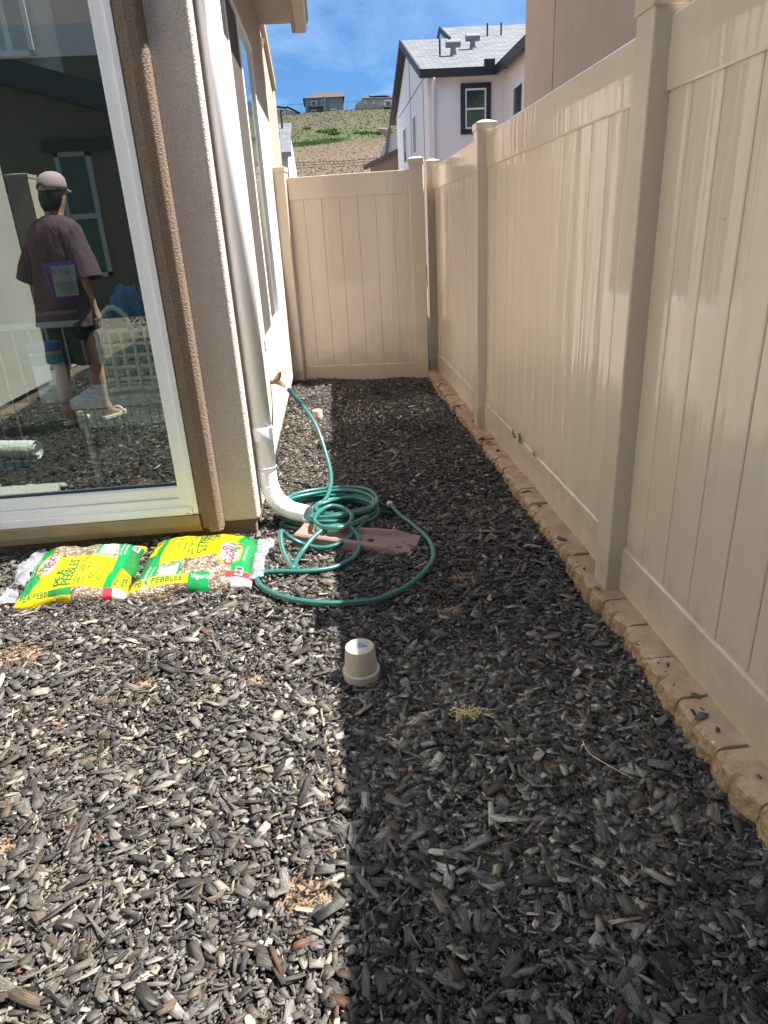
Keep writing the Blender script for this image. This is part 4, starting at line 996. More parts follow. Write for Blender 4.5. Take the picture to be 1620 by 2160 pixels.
# white garage behind it
gh = thing('white_garage', (-2, 34, 0), 'small white building with grey tiled roof and vents past the beige house', 'garage')
gx1 = aty(611, 372, 34).x; gx0 = gx1-7
ze = aty(612, 322, 34).z
b = MB(); b.prism([(34, -0.06), (44, -0.06), (44, ze), (39, ze+1.7), (34, ze)], 'x', gx0, gx1); b.build('wall', WHS, gh)
tiledroof('roof', [(gx0, 33.7, ze-0.05), (gx1+0.15, 33.7, ze-0.05), (gx1+0.15, 39, ze+1.85), (gx0, 39, ze+1.85)], SH_G, gh)
b = MB(); b.box(gx0, gx1+0.2, 33.6, 33.7, ze-0.2, ze); b.build('fascia', mat('beige_fascia2', (0.42, 0.36, 0.3), 0.6), gh)
for vx, vy, vz, vh, vr in ((0.55, 36, 0.6, 0.5, 0.2), (0.9, 38, 1.4, 0.8, 0.05), (0.3, 38, 1.4, 0.9, 0.05)):
    MB().tube([(gx1-vx, vy, ze+vz), (gx1-vx, vy, ze+vz+vh)], vr, 10).build('roof_vent', BLKF, gh)

# small tan shed-roofed building and pink-roofed house beside the white house
t1 = thing('tan_outbuilding', (3.5, 38, 0), 'low tan building with a sloping dark brown roof edge left of the white house', 'building')
Y = 36.9; a = aty(781, 352, Y); c = aty(838, 322, Y)
b = MB(); b.prism([(a.x, -0.06), (c.x+0.4, -0.06), (c.x+0.4, c.z+0.1), (a.x, a.z)], 'y', Y, Y+6); b.build('wall', mat('tan_shed', (0.42, 0.31, 0.2), 0.9), t1)
b = MB(); b.bar((a.x-0.35, Y-0.1, a.z-0.05), (c.x+0.3, Y-0.1, c.z+0.17), 0.3, 0.2); b.build('roof_edge', mat('brown_fascia', (0.16, 0.12, 0.10), 0.7), t1)
b = MB(); b.tube([(a.x+0.1, Y-0.12, 0), (a.x+0.1, Y-0.12, a.z-0.2)], 0.06, 8); b.build('downpipe', mat('tan_pipe', (0.45, 0.36, 0.26), 0.5), t1)
t2 = thing('pink_roof_house', (5.0, 48, 0), 'pale house with a pinkish tiled gable roof beyond the tan outbuilding', 'house')
Y = 46; a = aty(815, 330, Y); p = aty(822, 270, Y); c = aty(845, 315, Y)
b = MB(); b.prism([(a.x, -0.06), (c.x+4, -0.06), (c.x+4, c.z-0.6), (p.x+0.2, p.z-0.15), (a.x, a.z)], 'y', Y, Y+8); b.build('wall', mat('pale_wall', (0.5, 0.46, 0.42), 0.9), t2)
PKR = shingle('pink_roof_tile', (0.46, 0.35, 0.31), (0.36, 0.27, 0.24))
tiledroof('roof', [(p.x, Y+0.1, p.z), (p.x+4, Y+0.1, p.z-4.2), (p.x+4, Y+9, p.z-4.2+1.2), (p.x, Y+9, p.z+1.2)], PKR, t2)
b = MB(); b.bar((p.x, Y-0.1, p.z), (a.x-0.1, Y-0.1, a.z-0.3), 0.1, 0.2); b.build('rake_board', MATS['brown_fascia'], t2)

# ================================================================ HILL
def hz(x, y):
    P = [(20, -0.1), (60, 1.0), (110, 4.0), (150, 10.5), (176, 15.8), (183, 17.0), (190, 19.5), (216, 33.3), (222, 33.9), (400, 36)]
    Z = float(np.interp(y, [p[0] for p in P], [p[1] for p in P]))
    if y > 60: Z += 0.5*mnoise.noise(Vector((x*0.06, y*0.06, 0)))+0.25*mnoise.noise(Vector((x*0.25, y*0.25, 3)))
    return Z
b = MB(); xs = np.linspace(-120, 130, 170); ys = np.concatenate([np.linspace(20, 140, 20), np.linspace(145, 226, 90), np.linspace(240, 400, 5)])
for y in ys:
    for x in xs: b.v.append((x, y, hz(x, y)))
for j in range(len(ys)-1):
    for i in range(len(xs)-1):
        k = j*len(xs)+i; b.f.append((k, k+1, k+1+len(xs), k+len(xs))); b.m.append(0)
Mg = bpy.data.materials.new('dry_grass_hill'); Mg.use_nodes = True; q = Mg.node_tree; bs = q.nodes['Principled BSDF']; bs.inputs['Roughness'].default_value = 0.95
t_ = N(q, 'ShaderNodeTexCoord'); n1 = N(q, 'ShaderNodeTexNoise', inp={'Scale': 0.10, 'Detail': 8, 'Roughness': 0.65}); n2 = N(q, 'ShaderNodeTexNoise', inp={'Scale': 1.1, 'Detail': 5, 'Roughness': 0.7})
r1 = N(q, 'ShaderNodeValToRGB'); r1.color_ramp.elements[0].position = 0.42; r1.color_ramp.elements[0].color = (0.20, 0.16, 0.10, 1); r1.color_ramp.elements[1].position = 0.62; r1.color_ramp.elements[1].color = (0.13, 0.15, 0.055, 1)
r2 = N(q, 'ShaderNodeValToRGB'); r2.color_ramp.elements[0].position = 0.35; r2.color_ramp.elements[0].color = (0.7, 0.68, 0.65, 1); r2.color_ramp.elements[1].position = 0.65; r2.color_ramp.elements[1].color = (1.1, 1.1, 1.08, 1)
mu = N(q, 'ShaderNodeMixRGB', blend_type='MULTIPLY'); mu.inputs[0].default_value = 1
for a_, b_ in ((t_.outputs['Object'], n1.inputs['Vector']), (t_.outputs['Object'], n2.inputs['Vector']), (n1.outputs[0], r1.inputs[0]), (n2.outputs[0], r2.inputs[0]), (r1.outputs[0], mu.inputs[1]), (r2.outputs[0], mu.inputs[2]), (mu.outputs[0], bs.inputs['Base Color'])): q.links.new(a_, b_)
zc = N(q, 'ShaderNodeSeparateXYZ'); zn = N(q, 'ShaderNodeMapRange', inp={'From Min': 15.0, 'From Max': 34.0}); za = N(q, 'ShaderNodeMath', operation='MULTIPLY_ADD'); za.inputs[1].default_value = 0.35
zr = N(q, 'ShaderNodeValToRGB'); zr.color_ramp.elements[0].position = 0.30; zr.color_ramp.elements[0].color = (0.120, 0.086, 0.055, 1); zr.color_ramp.elements[1].position = 0.95; zr.color_ramp.elements[1].color = (0.062, 0.060, 0.030, 1)
for pz, cz in ((0.45, (0.098, 0.080, 0.042)), (0.56, (0.045, 0.078, 0.018)), (0.70, (0.080, 0.070, 0.036))):
    ez = zr.color_ramp.elements.new(pz); ez.color = (*cz, 1)
n1.inputs['Scale'].default_value = 0.16; n2.inputs['Scale'].default_value = 2.2
q.links.new(t_.outputs['Object'], zc.inputs[0]); q.links.new(zc.outputs[2], zn.inputs[0]); q.links.new(n1.outputs[0], za.inputs[0]); q.links.new(zn.outputs[0], za.inputs[2])
zs = N(q, 'ShaderNodeMath', operation='SUBTRACT'); zs.inputs[1].default_value = 0.175; q.links.new(za.outputs[0], zs.inputs[0]); q.links.new(zs.outputs[0], zr.inputs[0]); q.links.new(zr.outputs[0], mu.inputs[1])
tag(b.build('hill', Mg, smooth=True, fixn=False), 'dry grassy hillside beyond the houses', None, None, 'structure')
def tufts(name, n, xr, yr, h, m_, seed, label, dens=None):
    g = random.Random(seed); b = MB()
    for k in range(n):
        x = g.uniform(*xr); y = g.uniform(*yr)
        if dens and dens(x, y) < g.random(): continue
        z = hz(x, y); hh = h*g.uniform(0.4, 1.5)
        for j in range(3):
            a = g.uniform(0, 6.28); w_ = hh*g.uniform(0.4, 0.9); dx, dy = math.cos(a)*w_, math.sin(a)*w_
            b.add([(x-dx*0.5, y-dy*0.5, z-0.1), (x+dx*0.5, y+dy*0.5, z-0.1), (x+dx+g.uniform(-.2, .2), y+dy, z+hh), (x-dx*0.4, y, z+hh*0.7)], [(0,1,2,3)])
    o = b.build(name, m_, fixn=False); tag(o, label, None, None, 'stuff'); return o
tufts('dry_scrub', 9000, (-22, 34), (165, 222), 0.11, mat('scrub_tan', (0.11, 0.088, 0.048), 0.9, col2=(0.07, 0.06, 0.03), vscale=0.5), 1, 'dry tan scrub covering the hillside')
tufts('green_scrub', 2600, (-22, 34), (198, 221), 0.16, mat('scrub_olive', (0.06, 0.07, 0.025), 0.9, col2=(0.04, 0.05, 0.018), vscale=0.4), 2, 'olive green scrub scattered over the hillside')
def blob(cx, cy, rx, ry): return lambda x, y: max(0, 1-((x-cx)/rx)**2-((y-cy)/ry)**2)
GRN = mat('fresh_grass', (0.10, 0.21, 0.035), 0.8, col2=(0.07, 0.15, 0.02), vscale=0.6)
def hit(u_, v_):
    d = ray(u_, v_); best = None
    for yy in np.linspace(150, 222, 400):
        z = CAM_H+d.z*yy/d.y
        if z < hz(d.x*yy/d.y, yy): return d.x*yy/d.y, yy
    return d.x*220/d.y, 220
spots = [(690, 278, 2.8, 0.9), (706, 283, 2.0, 0.7), (765, 282, 3.0, 0.6), (800, 283, 2.2, 0.6), (648, 272, 1.5, 0.5), (680, 300, 8, 1.6), (640, 305, 5, 1.6), (700, 275, 1.2, 0.6)]
for k, (u_, v_, rx_, ry_) in enumerate(spots):
    x_, y_ = hit(u_, v_)
    tufts('green_shrubs', int(520*rx_*ry_/3), (x_-rx_, x_+rx_), (y_-ry_, y_+ry_), 0.38 if k < 5 else 0.16, GRN, 30+k, 'bright green patch of low growth on the hillside', blob(x_, y_, rx_, ry_))
# rail fence on the hill
rfn = thing('rail_fence', (8, 183, 17), 'low pale wooden rail fence crossing the foot of the hillside', 'fence')
b = MB(); PALE = mat('pale_timber', (0.32, 0.26, 0.2), 0.8); prev = None
for k in range(22):
    x = -9+2.45*k; y = 183+0.02*x; z = hz(x, y)
    MB().box(x-0.09, x+0.09, y-0.09, y+0.09, z-0.2, z+1.25).build('post', mat('post_timber', (0.32, 0.25, 0.2), 0.8), rfn)
    if prev:
        for q in (0.45, 1.0): b.bar((prev[0], prev[1], prev[2]+q), (x, y, z+q), 0.06, 0.16)
    prev = (x, y, z)
b.build('rail', PALE, rfn)
wf = thing('wire_fence', (5, 219, 33), 'thin dark wire fence along the crest of the hill', 'fence')
b = MB()
for k in range(16):
    x = -12+2.6*k; z = hz(x, 217.5); b.bar((x, 217.5, z), (x, 217.5, z+2.4), 0.08, 0.08)
b.bar((-12, 217.5, hz(-12, 217.5)+2.4), (27, 217.5, hz(27, 217.5)+2.4), 0.05, 0.05)
b.build('wire', mat('dark_wire', (0.06, 0.06, 0.06), 0.7), wf)
# hilltop houses
HG = mat('hill_stucco_grey', (0.27, 0.28, 0.28), 0.9); HT = mat('hill_stucco_tan', (0.46, 0.41, 0.32), 0.9); HR = mat('hill_roof', (0.06, 0.052, 0.05), 0.9)
HW = mat('hill_window_blue', (0.05, 0.10, 0.16), 0.15, spec=0.8)
def P2(u_, v_, Y=220): return aty(u_, v_, Y)
h1 = thing('hill_house', (3, 220, 33), 'grey two storey house with a balcony on the hill crest, centre left', 'house', 'houses on the hill crest')
a = P2(645, 240); e = P2(645, 209); f = P2(723, 204)
b = MB(); b.prism([(a.x, 30), (f.x, 30), (f.x, f.z), (a.x, f.z)], 'y', 220, 232); b.build('wall', HG, h1)
b = MB(); b.add([(a.x-0.5, 219, f.z-0.1), (f.x+0.5, 219, f.z-0.1), (f.x+0.3, 226, f.z+2.2), (a.x+4.5, 226, f.z+2.4), (a.x-0.5, 233, f.z-0.1), (f.x+0.5, 233, f.z-0.1)], [(0,1,2,3),(3,2,5,4),(0,3,4),(1,5,2)]); b.build('roof', HR, h1)
for q in ((655, 212, 669, 224), (677, 210, 684, 222), (697, 230, 711, 238), (655, 232, 668, 239)): win_y(*q, 220, h1, glass=HW, fw=0.25, sash=False, th=0.2)
b = MB(); p0 = P2(648, 226); p1 = P2(682, 226); b.box(p0.x, p1.x, 218, 220, p0.z-0.25, p0.z+0.1)
for k in range(9): x = p0.x+(p1.x-p0.x)*k/8; b.box(x-0.05, x+0.05, 218, 218.1, p0.z, p0.z+1.2)
b.box(p0.x, p1.x, 218, 218.1, p0.z+1.15, p0.z+1.3); b.box(p0.x-0.2, p0.x+0.2, 218, 218.4, 30, p0.z); b.box(p1.x, p1.x+0.9, 217.9, 220, 30, p0.z+2.0)
b.build('balcony', HG, h1)
h2 = thing('hill_house', (17, 220, 33), 'tan two storey house with solar panels on the hill crest, right', 'house', 'houses on the hill crest')
a = P2(751, 240); f = P2(834, 207); l_ = P2(766, 208)
b = MB(); b.prism([(a.x, 30), (f.x, 30), (f.x, f.z), (l_.x, l_.z), (a.x, P2(751, 221).z)], 'y', 220, 232); b.build('wall', HT, h2)
b = MB(); b.add([(l_.x-0.3, 219.3, l_.z), (f.x+0.4, 219.3, f.z), (f.x-1.0, 225, f.z+1.7), (l_.x+0.6, 225, l_.z+1.7), (l_.x-0.3, 232, l_.z), (f.x+0.4, 232, f.z)], [(0,1,2,3),(3,2,5,4),(1,5,2),(0,3,4)]); b.build('roof', HR, h2)
b = MB(); c0 = l_.x+2.2; b.add([(c0, 220.4, l_.z+0.62), (c0+6.0, 220.4, l_.z+0.62), (c0+5.2, 224.0, l_.z+1.7), (c0-0.2, 224.0, l_.z+1.7)], [(0,1,2,3)]); b.build('solar_panel', mat('solar_blue', (0.05, 0.09, 0.2), 0.2), h2)
for q in ((768, 211, 773, 219), (786, 211, 791, 219), (811, 211, 826, 225), (783, 233, 792, 240)): win_y(*q, 220, h2, glass=HW, fw=0.22, sash=False, th=0.2)
b = MB(); p0 = P2(805, 227); p1 = P2(835, 227); b.box(p0.x, p1.x, 218, 220, p0.z-0.2, p0.z+0.1)
for k in range(8): x = p0.x+(p1.x-p0.x)*k/7; b.box(x-0.05, x+0.05, 218, 218.1, p0.z, p0.z+1.2)
b.box(p0.x, p1.x, 218, 218.1, p0.z+1.15, p0.z+1.3); b.box(p0.x, p0.x+0.4, 218, 218.4, 30, p0.z); b.build('balcony', HT, h2)
h3 = thing('hill_house', (-9, 220, 33), 'dark roofed low house at the left end of the hill crest', 'house', 'houses on the hill crest')
a = P2(587, 240); c = P2(604, 228); d__ = P2(633, 240)
b = MB(); b.prism([(a.x-6, 30), (d__.x, 30), (d__.x, P2(633, 238).z), (c.x, c.z), (a.x-6, c.z+0.6)], 'y', 222, 230); b.build('wall', mat('hill_pale', (0.5, 0.47, 0.43), 0.9), h3)
b = MB(); b.bar((c.x-7, 221.8, c.z+1.2), (c.x, 221.8, c.z+0.3), 0.4, 0.5); b.bar((c.x, 221.8, c.z+0.6), (d__.x, 221.8, P2(633, 237).z), 0.4, 0.5); b.build('roof', HR, h3)
win_y(588, 231, 600, 239, 222, h3, glass=HW, fw=0.2, sash=False, th=0.2)

# ================================================================ THINGS BEHIND THE GLASS
ROPE = mat('pale_rope', (0.85, 0.80, 0.60), 0.85, bump=0.8, bscale=120, bdist=0.004)
bk = thing('rope_basket', (-1.05, 3.6, 0.62), 'open weave pale rope basket standing behind the patio glass', 'basket')
bx0, bx1, by0, by1, bz0, bz1 = -1.17, -0.76, 3.48, 3.76, 0.685, 0.97
def rope(pts, r_=0.008, n=8):
    P = smoothpath(pts, 8) if len(pts) > 2 else [Vector(pts[0])+(Vector(pts[1])-Vector(pts[0]))*k/14 for k in range(15)]
    rr = [r_*(1+0.22*math.sin(i*1.9)) for i in range(len(P))]
    return P, rr
b = MB()
for z in (bz0, bz0+0.05, bz0+0.11, bz0+0.165, bz0+0.22, bz1):
    for a, c in (((bx0, by0, z), (bx1, by0, z)), ((bx0, by1, z), (bx1, by1, z)), ((bx0, by0, z), (bx0, by1, z)), ((bx1, by0, z), (bx1, by1, z))):
        b.tube(*rope([a, c], 0.012 if z in (bz0, bz1) else 0.009), n=8)
for k in range(8):
    x = bx0+(bx1-bx0)*k/7
    for y in (by0, by1): b.tube(*rope([(x, y-0.004, bz0), (x, y-0.004, bz1)], 0.009), n=8)
for k in range(1, 5):
    y = by0+(by1-by0)*k/5
    for x in (bx0, bx1): b.tube(*rope([(x, y, bz0), (x, y, bz1)], 0.009), n=8)
b.build('weave', ROPE, bk, smooth=True)
b = MB(); b.tube(*rope([(-1.13, by0-0.01, bz1), (-1.125, by0-0.01, bz1+0.07), (-1.07, by0-0.01, bz1+0.115), (-1.01, by0-0.01, bz1+0.07), (-1.0, by0-0.01, bz1)], 0.012), n=8)
b.build('handle', ROPE, bk, smooth=True)
def lump(name, c, r3, m_, label, cat, seed, amp=0.3, f=2.2):
    bm = bmesh.new(); bmesh.ops.create_icosphere(bm, subdivisions=4, radius=1)
    for v in bm.verts:
        n_ = v.co.normalized(); q = mnoise.noise(n_*f+Vector((seed, 0, 0)))+0.5*mnoise.noise(n_*f*2.3+Vector((0, seed, 0)))+0.35*abs(mnoise.noise(n_*f*4+Vector((0, 0, seed))))
        k = 1+amp*q; v.co = Vector((n_.x*r3[0]*k, n_.y*r3[1]*k, n_.z*r3[2]*k))+Vector(c)
    me = bpy.data.meshes.new(name); bm.to_mesh(me); bm.free(); me.materials.append(m_); me.polygons.foreach_set('use_smooth', [True]*len(me.polygons))
    o = bpy.data.objects.new(name, me); COL.objects.link(o); return tag(o, label, cat)
lump('towel', (-1.0, 3.62, 0.98), (0.13, 0.11, 0.16), mat('blue_towel', (0.03, 0.24, 0.42), 0.9, var=0.4, vscale=12, bump=0.5, bscale=60), 'crumpled blue towel heaped in the rope basket behind the glass', 'towel', 3, 0.55, 3)
lump('red_cloth', (-1.24, 3.68, 0.86), (0.055, 0.06, 0.12), mat('red_fabric', (0.38, 0.02, 0.03), 0.8, var=0.5, vscale=40), 'crumpled red cloth beside the rope basket behind the glass', 'cloth', 5, 0.4)
lump('black_cap', (-1.27, 3.66, 0.97), (0.07, 0.06, 0.045), mat('black_cloth', (0.015, 0.015, 0.02), 0.9), 'black cloth lump on top of the red cloth behind the glass', 'cloth', 6, 0.3)
# white bench box under the basket
ib = thing('storage_box', (-1.1, 3.6, 0.17), 'long white box under the rope basket behind the patio glass', 'box')
MB().box(-1.36, -0.72, 3.44, 3.82, 0.60, 0.655).build('lid', mat('box_white', (0.72, 0.72, 0.68), 0.5), ib, bevel=0.006)
MB().box(-1.345, -0.735, 3.455, 3.80, 0.50, 0.5995).build('rim', MATS['box_white'], ib, bevel=0.004)
bb_ = MB()
for x in (-1.33, -0.77):
    for y in (3.47, 3.77): bb_.box(x, x+0.03, y, y+0.03, 0.17, 0.4995)
bb_.build('legs', MATS['box_white'], ib)
for o in (bk,):
    pass
# wipes tub
tb_ = thing('wipes_tub', (-1.46, 3.55, 0.6), 'round white and teal wipes tub behind the patio glass', 'tub')
cx, cy = -1.49, 3.62
MB().lathe([(0.075, 0.62), (0.078, 0.63), (0.078, 0.82)], (cx, cy, 0), n=32, closed_bot=True).build('body', mat('tub_white', (0.75, 0.76, 0.74), 0.4), tb_, smooth=True)
MB().lathe([(0.0785, 0.82), (0.0785, 0.868)], (cx, cy, 0), n=32, closed_top=False).build('label_band', mat('tub_teal', (0.03, 0.38, 0.45), 0.4), tb_)
MB().lathe([(0.079, 0.868), (0.079, 0.884)], (cx, cy, 0), n=32, closed_top=False).build('cream_band', mat('tub_cream', (0.6, 0.58, 0.4), 0.4), tb_)
MB().lathe([(0.082, 0.884), (0.083, 0.915), (0.078, 0.925)], (cx, cy, 0), n=32).build('lid', mat('tub_blue', (0.02, 0.2, 0.42), 0.35), tb_)
MB().box(-1.62, -1.38, 3.5, 3.75, 0.17, 0.618).build('stand', mat('stand_white', (0.1, 0.11, 0.1), 0.5), tb_)
# playpen
PEN = mat('pale_green_bars', (0.36, 0.50, 0.47), 0.5)
pen = thing('playpen', (-1.5, 4.1, 0.17), 'pale grey green barred playpen standing behind the patio glass', 'playpen')
def penpanel(a, c, z0, z1, n):
    b = MB(); a = Vector((*a, 0)); c = Vector((*c, 0))
    for k in range(n+1):
        p = a+(c-a)*k/n; b.tube([p+Vector((0, 0, z0)), p+Vector((0, 0, z1))], 0.007, 8)
    for z in (z0, z1): b.bar(a+Vector((0, 0, z)), c+Vector((0, 0, z)), 0.022, 0.03)
    return b.build('panel', PEN, pen)
penpanel((-2.1, 3.86), (-1.29, 3.86), 0.22, 0.985, 9); penpanel((-1.29, 3.86), (-1.24, 4.3), 0.22, 0.985, 7); penpanel((-1.24, 3.9), (-0.7, 3.9), 0.22, 0.6, 6)
# wire crate
cw = thing('wire_crate', (-1.5, 3.45, 0.17), 'black wire dog crate panel standing low behind the patio glass', 'crate')
b = MB()
for k in range(34):
    x = -2.3+0.045*k; b.bar((x, 3.36, 0.17), (x, 3.36, 0.62), 0.003, 0.003)
for z in (0.19, 0.33, 0.48, 0.62): b.bar((-2.3, 3.36, z), (-0.82, 3.36, z), 0.004, 0.004)
b.build('wire_panel', mat('black_wire', (0.02, 0.02, 0.02), 0.4), cw)
# salt pouch leaning in the window
sp = thing('salt_pouch', (-1.33, 3.5, 1.0), 'purple bath salt pouch with a pale label behind the patio glass', 'pouch')
PUR = mat('pouch_purple', (0.06, 0.03, 0.22), 0.3, bump=0.3, bscale=30, bdist=0.01)
yq = 3.40
c4 = [aty(86, 556, yq), aty(160, 548, yq), aty(176, 640, yq), aty(118, 648, yq)]
def quad(c4, y0, th, nu=12, nv=12, bulge=0.03):
    b = MB()
    for side in (0, 1):
        for j in range(nv+1):
            for i in range(nu+1):
                u_ = i/nu; v_ = j/nv; p = (c4[0]*(1-u_)+c4[1]*u_)*(1-v_)+(c4[3]*(1-u_)+c4[2]*u_)*v_
                e_ = (1-(2*u_-1)**2)*(1-(2*v_-1)**2); b.v.append((p.x, y0+(1 if side else -1)*(th+bulge*e_**0.6), p.z))
    n1_ = (nu+1)*(nv+1)
    for side in (0, 1):
        for j in range(nv):
            for i in range(nu):
                k = side*n1_+j*(nu+1)+i; b.f.append((k, k+1, k+nu+2, k+nu+1)); b.m.append(0)
    return b
quad(c4, yq, 0.002).build('pouch', PUR, sp, smooth=True)
l4 = [aty(106, 562, yq-0.03), aty(157, 558, yq-0.03), aty(168, 622, yq-0.03), aty(120, 627, yq-0.03)]
quad(l4, yq-0.034, 0.0005, bulge=0.004).build('label', mat('pouch_label', (0.34, 0.38, 0.35), 0.5), sp, smooth=True)
def flat_text(body, loc, size, m_, parent, rx=90, rz_=0, name='lettering', tilt=0, mirror=False):
    cu = bpy.data.curves.new('txt', 'FONT'); cu.body = body; cu.size = size; cu.resolution_u = 2; cu.align_x = 'CENTER'
    to = bpy.data.objects.new('txt', cu); COL.objects.link(to); dg = bpy.context.evaluated_depsgraph_get()
    me = bpy.data.meshes.new_from_object(to.evaluated_get(dg)); bpy.data.objects.remove(to)
    M4 = Matrix.Translation(loc) @ Matrix.Rotation(R(rz_), 4, 'Z') @ Matrix.Rotation(R(rx), 4, 'X') @ Matrix.Rotation(R(tilt), 4, 'Z')
    me.transform(M4); me.materials.clear(); me.materials.append(m_); o = bpy.data.objects.new(name, me); me.name = name; COL.objects.link(o); attach(o, parent); return o
pt = aty(131, 578, yq-0.050)
flat_text("Dr Teal's", tuple(pt), 0.027, mat('ink_dark', (0.03, 0.03, 0.04), 0.6), sp, tilt=-2)
pt = aty(138, 600, yq-0.048); flat_text("PURE EPSOM SALT\nSoothe & Sleep\nwith Lavender", tuple(pt), 0.013, MATS['ink_dark'], sp)
tagp = MB().box(-1.62, -1.10, 3.39, 3.56, 0.985, 1.0)
sp_s = aty(140, 650, 3.45); MB().box(-1.40, -1.24, 3.38, 3.50, sp_s.z-0.022, sp_s.z-0.014).build('shelf', mat('clear_shelf', (0.16, 0.18, 0.17), 0.3), sp)

# ================================================================ THINGS MIRRORED IN THE GLASS (real, behind the camera)
# concrete step, stones, mesh roll
stp = thing('concrete_step', (-2.0, 2.45, 0), 'pale concrete step slab at the foot of the patio window', 'step')
MB().prism([(-2.7, 2.34), (-1.68, 2.34), (-1.60, 2.60), (-2.7, 2.62)], 'z', -0.02, 0.10).build('slab', mat('concrete', (0.44, 0.43, 0.38), 0.9, var=0.15, vscale=6, bump=0.4, bscale=90), stp, bevel=0.008)
g = random.Random(3)
for k in range(16):
    x = -1.72-0.055*k+g.uniform(-.02, .02); y = 2.20+g.uniform(-0.08, 0.06); r_ = g.uniform(0.018, 0.032)
    o = lump('river_stone', (x, y, 0.03), (r_*1.3, r_, r_*0.8), mat('pale_stone', (0.46, 0.44, 0.38), 0.7, var=0.3, vscale=18), 'smooth pale stone in the loose row behind the concrete step', 'stone', k, 0.12, 1.2)
    o['group'] = 'river stones by the step'
rl_ = thing('mesh_roll', (-2.3, 1.65, 0.1), 'white roll of mesh lying on the mulch, mirrored in the patio glass', 'roll')
b = MB(); a_ = Vector((-3.0, 1.45, 0.13)); c_ = Vector((-2.08, 1.62, 0.11)); P = [a_+(c_-a_)*k/40 for k in range(41)]
b.tube(P, [0.062+0.006*mnoise.noise(Vector((k*0.6, 0, 0))) for k in range(41)], 20, cap=False); b.tube(P[::-1], 0.038, 20, cap=False); b.build('sheet', mat('roll_white', (0.68, 0.70, 0.66), 0.7, var=0.2, vscale=30, bump=0.9, bscale=50, bdist=0.01), rl_, smooth=True)
# rear neighbour and fence
rh = thing('rear_house', (-5, -10, 0), 'tan house with white framed windows, its shade painted olive, mirrored in the patio glass', 'house')
OL = stucco('stucco_shade_tone', (0.15, 0.145, 0.11), bump=0.2, scale=30); LT = stucco('stucco_sunlit_tone', (0.62, 0.56, 0.44), bump=0.2, scale=30)  # shade put into the lower wall's colour, sunlight into the upper's
GY = 3.085
def mir(u_, v_, Y):           # a point seen in the pane at mirrored depth Y -> its real place
    p = aty(u_, v_, Y); return Vector((p.x, 2*GY-p.y, p.z))
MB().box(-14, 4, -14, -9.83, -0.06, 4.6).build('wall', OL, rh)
YV = 2*GY+9.83
pA = mir(0, 150, YV-0.3); pB = mir(230, 210, YV-0.3)
dd = (pB-pA); 
b = MB(); b.bar(pA-dd*1.5, pB+dd*2.0, 0.5, 0.45); b.build('roof_edge', mat('dark_green_fascia', (0.03, 0.04, 0.032), 0.7), rh)
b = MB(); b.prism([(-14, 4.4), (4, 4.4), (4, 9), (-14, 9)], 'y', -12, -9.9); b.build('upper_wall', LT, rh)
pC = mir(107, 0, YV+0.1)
MB().box(pC.x, 4, -9.895, -9.86, 4.6, 9).build('upper_shade_sheet', mat('olive_shadow_paint', (0.12, 0.115, 0.075), 0.9), rh)  # thin dark sheet standing in for shade on the upper wall
def mwin(u0, v0, u1, v1, Y, parent, zm=True):
    a = mir(u0, v0, Y); c = mir(u1, v1, Y); x0, x1 = sorted((a.x, c.x)); z0, z1 = sorted((a.z, c.z)); y = a.y; f = MB(); fw = 0.09
    for q in ((x0, x1, z1-fw, z1), (x0, x1, z0, z0+fw), (x0, x0+fw, z0, z1), (x1-fw, x1, z0, z1)): f.box(q[0], q[1], y, y+0.06, q[2], q[3])
    if zm: f.box(x0, x1, y+0.001, y+0.055, (z0+z1)/2-0.05, (z0+z1)/2+0.05)
    else: f.box((x0+x1)/2-0.05, (x0+x1)/2+0.05, y+0.001, y+0.055, z0, z1)
    fo = f.build('window', mat('far_white_frame', (0.42, 0.46, 0.45), 0.5), parent)
    MB().box(x0+0.05, x1-0.05, y+0.005, y+0.03, z0+0.05, z1-0.05).build('pane', mat('far_teal_pane', (0.05, 0.12, 0.10), 0.3), fo)
mwin(113, 322, 240, 582, YV-0.02, rh); mwin(-60, -30, 76, 118, YV-0.05, rh, False)
pD = mir(90, 313, YV-0.1); pE = mir(232, 303, YV-0.1); MB().box(pD.x, pE.x, pD.y-0.02, pD.y+0.05, pD.z-0.08, pD.z+0.14).build('window_header', MATS['dark_green_fascia'], rh)
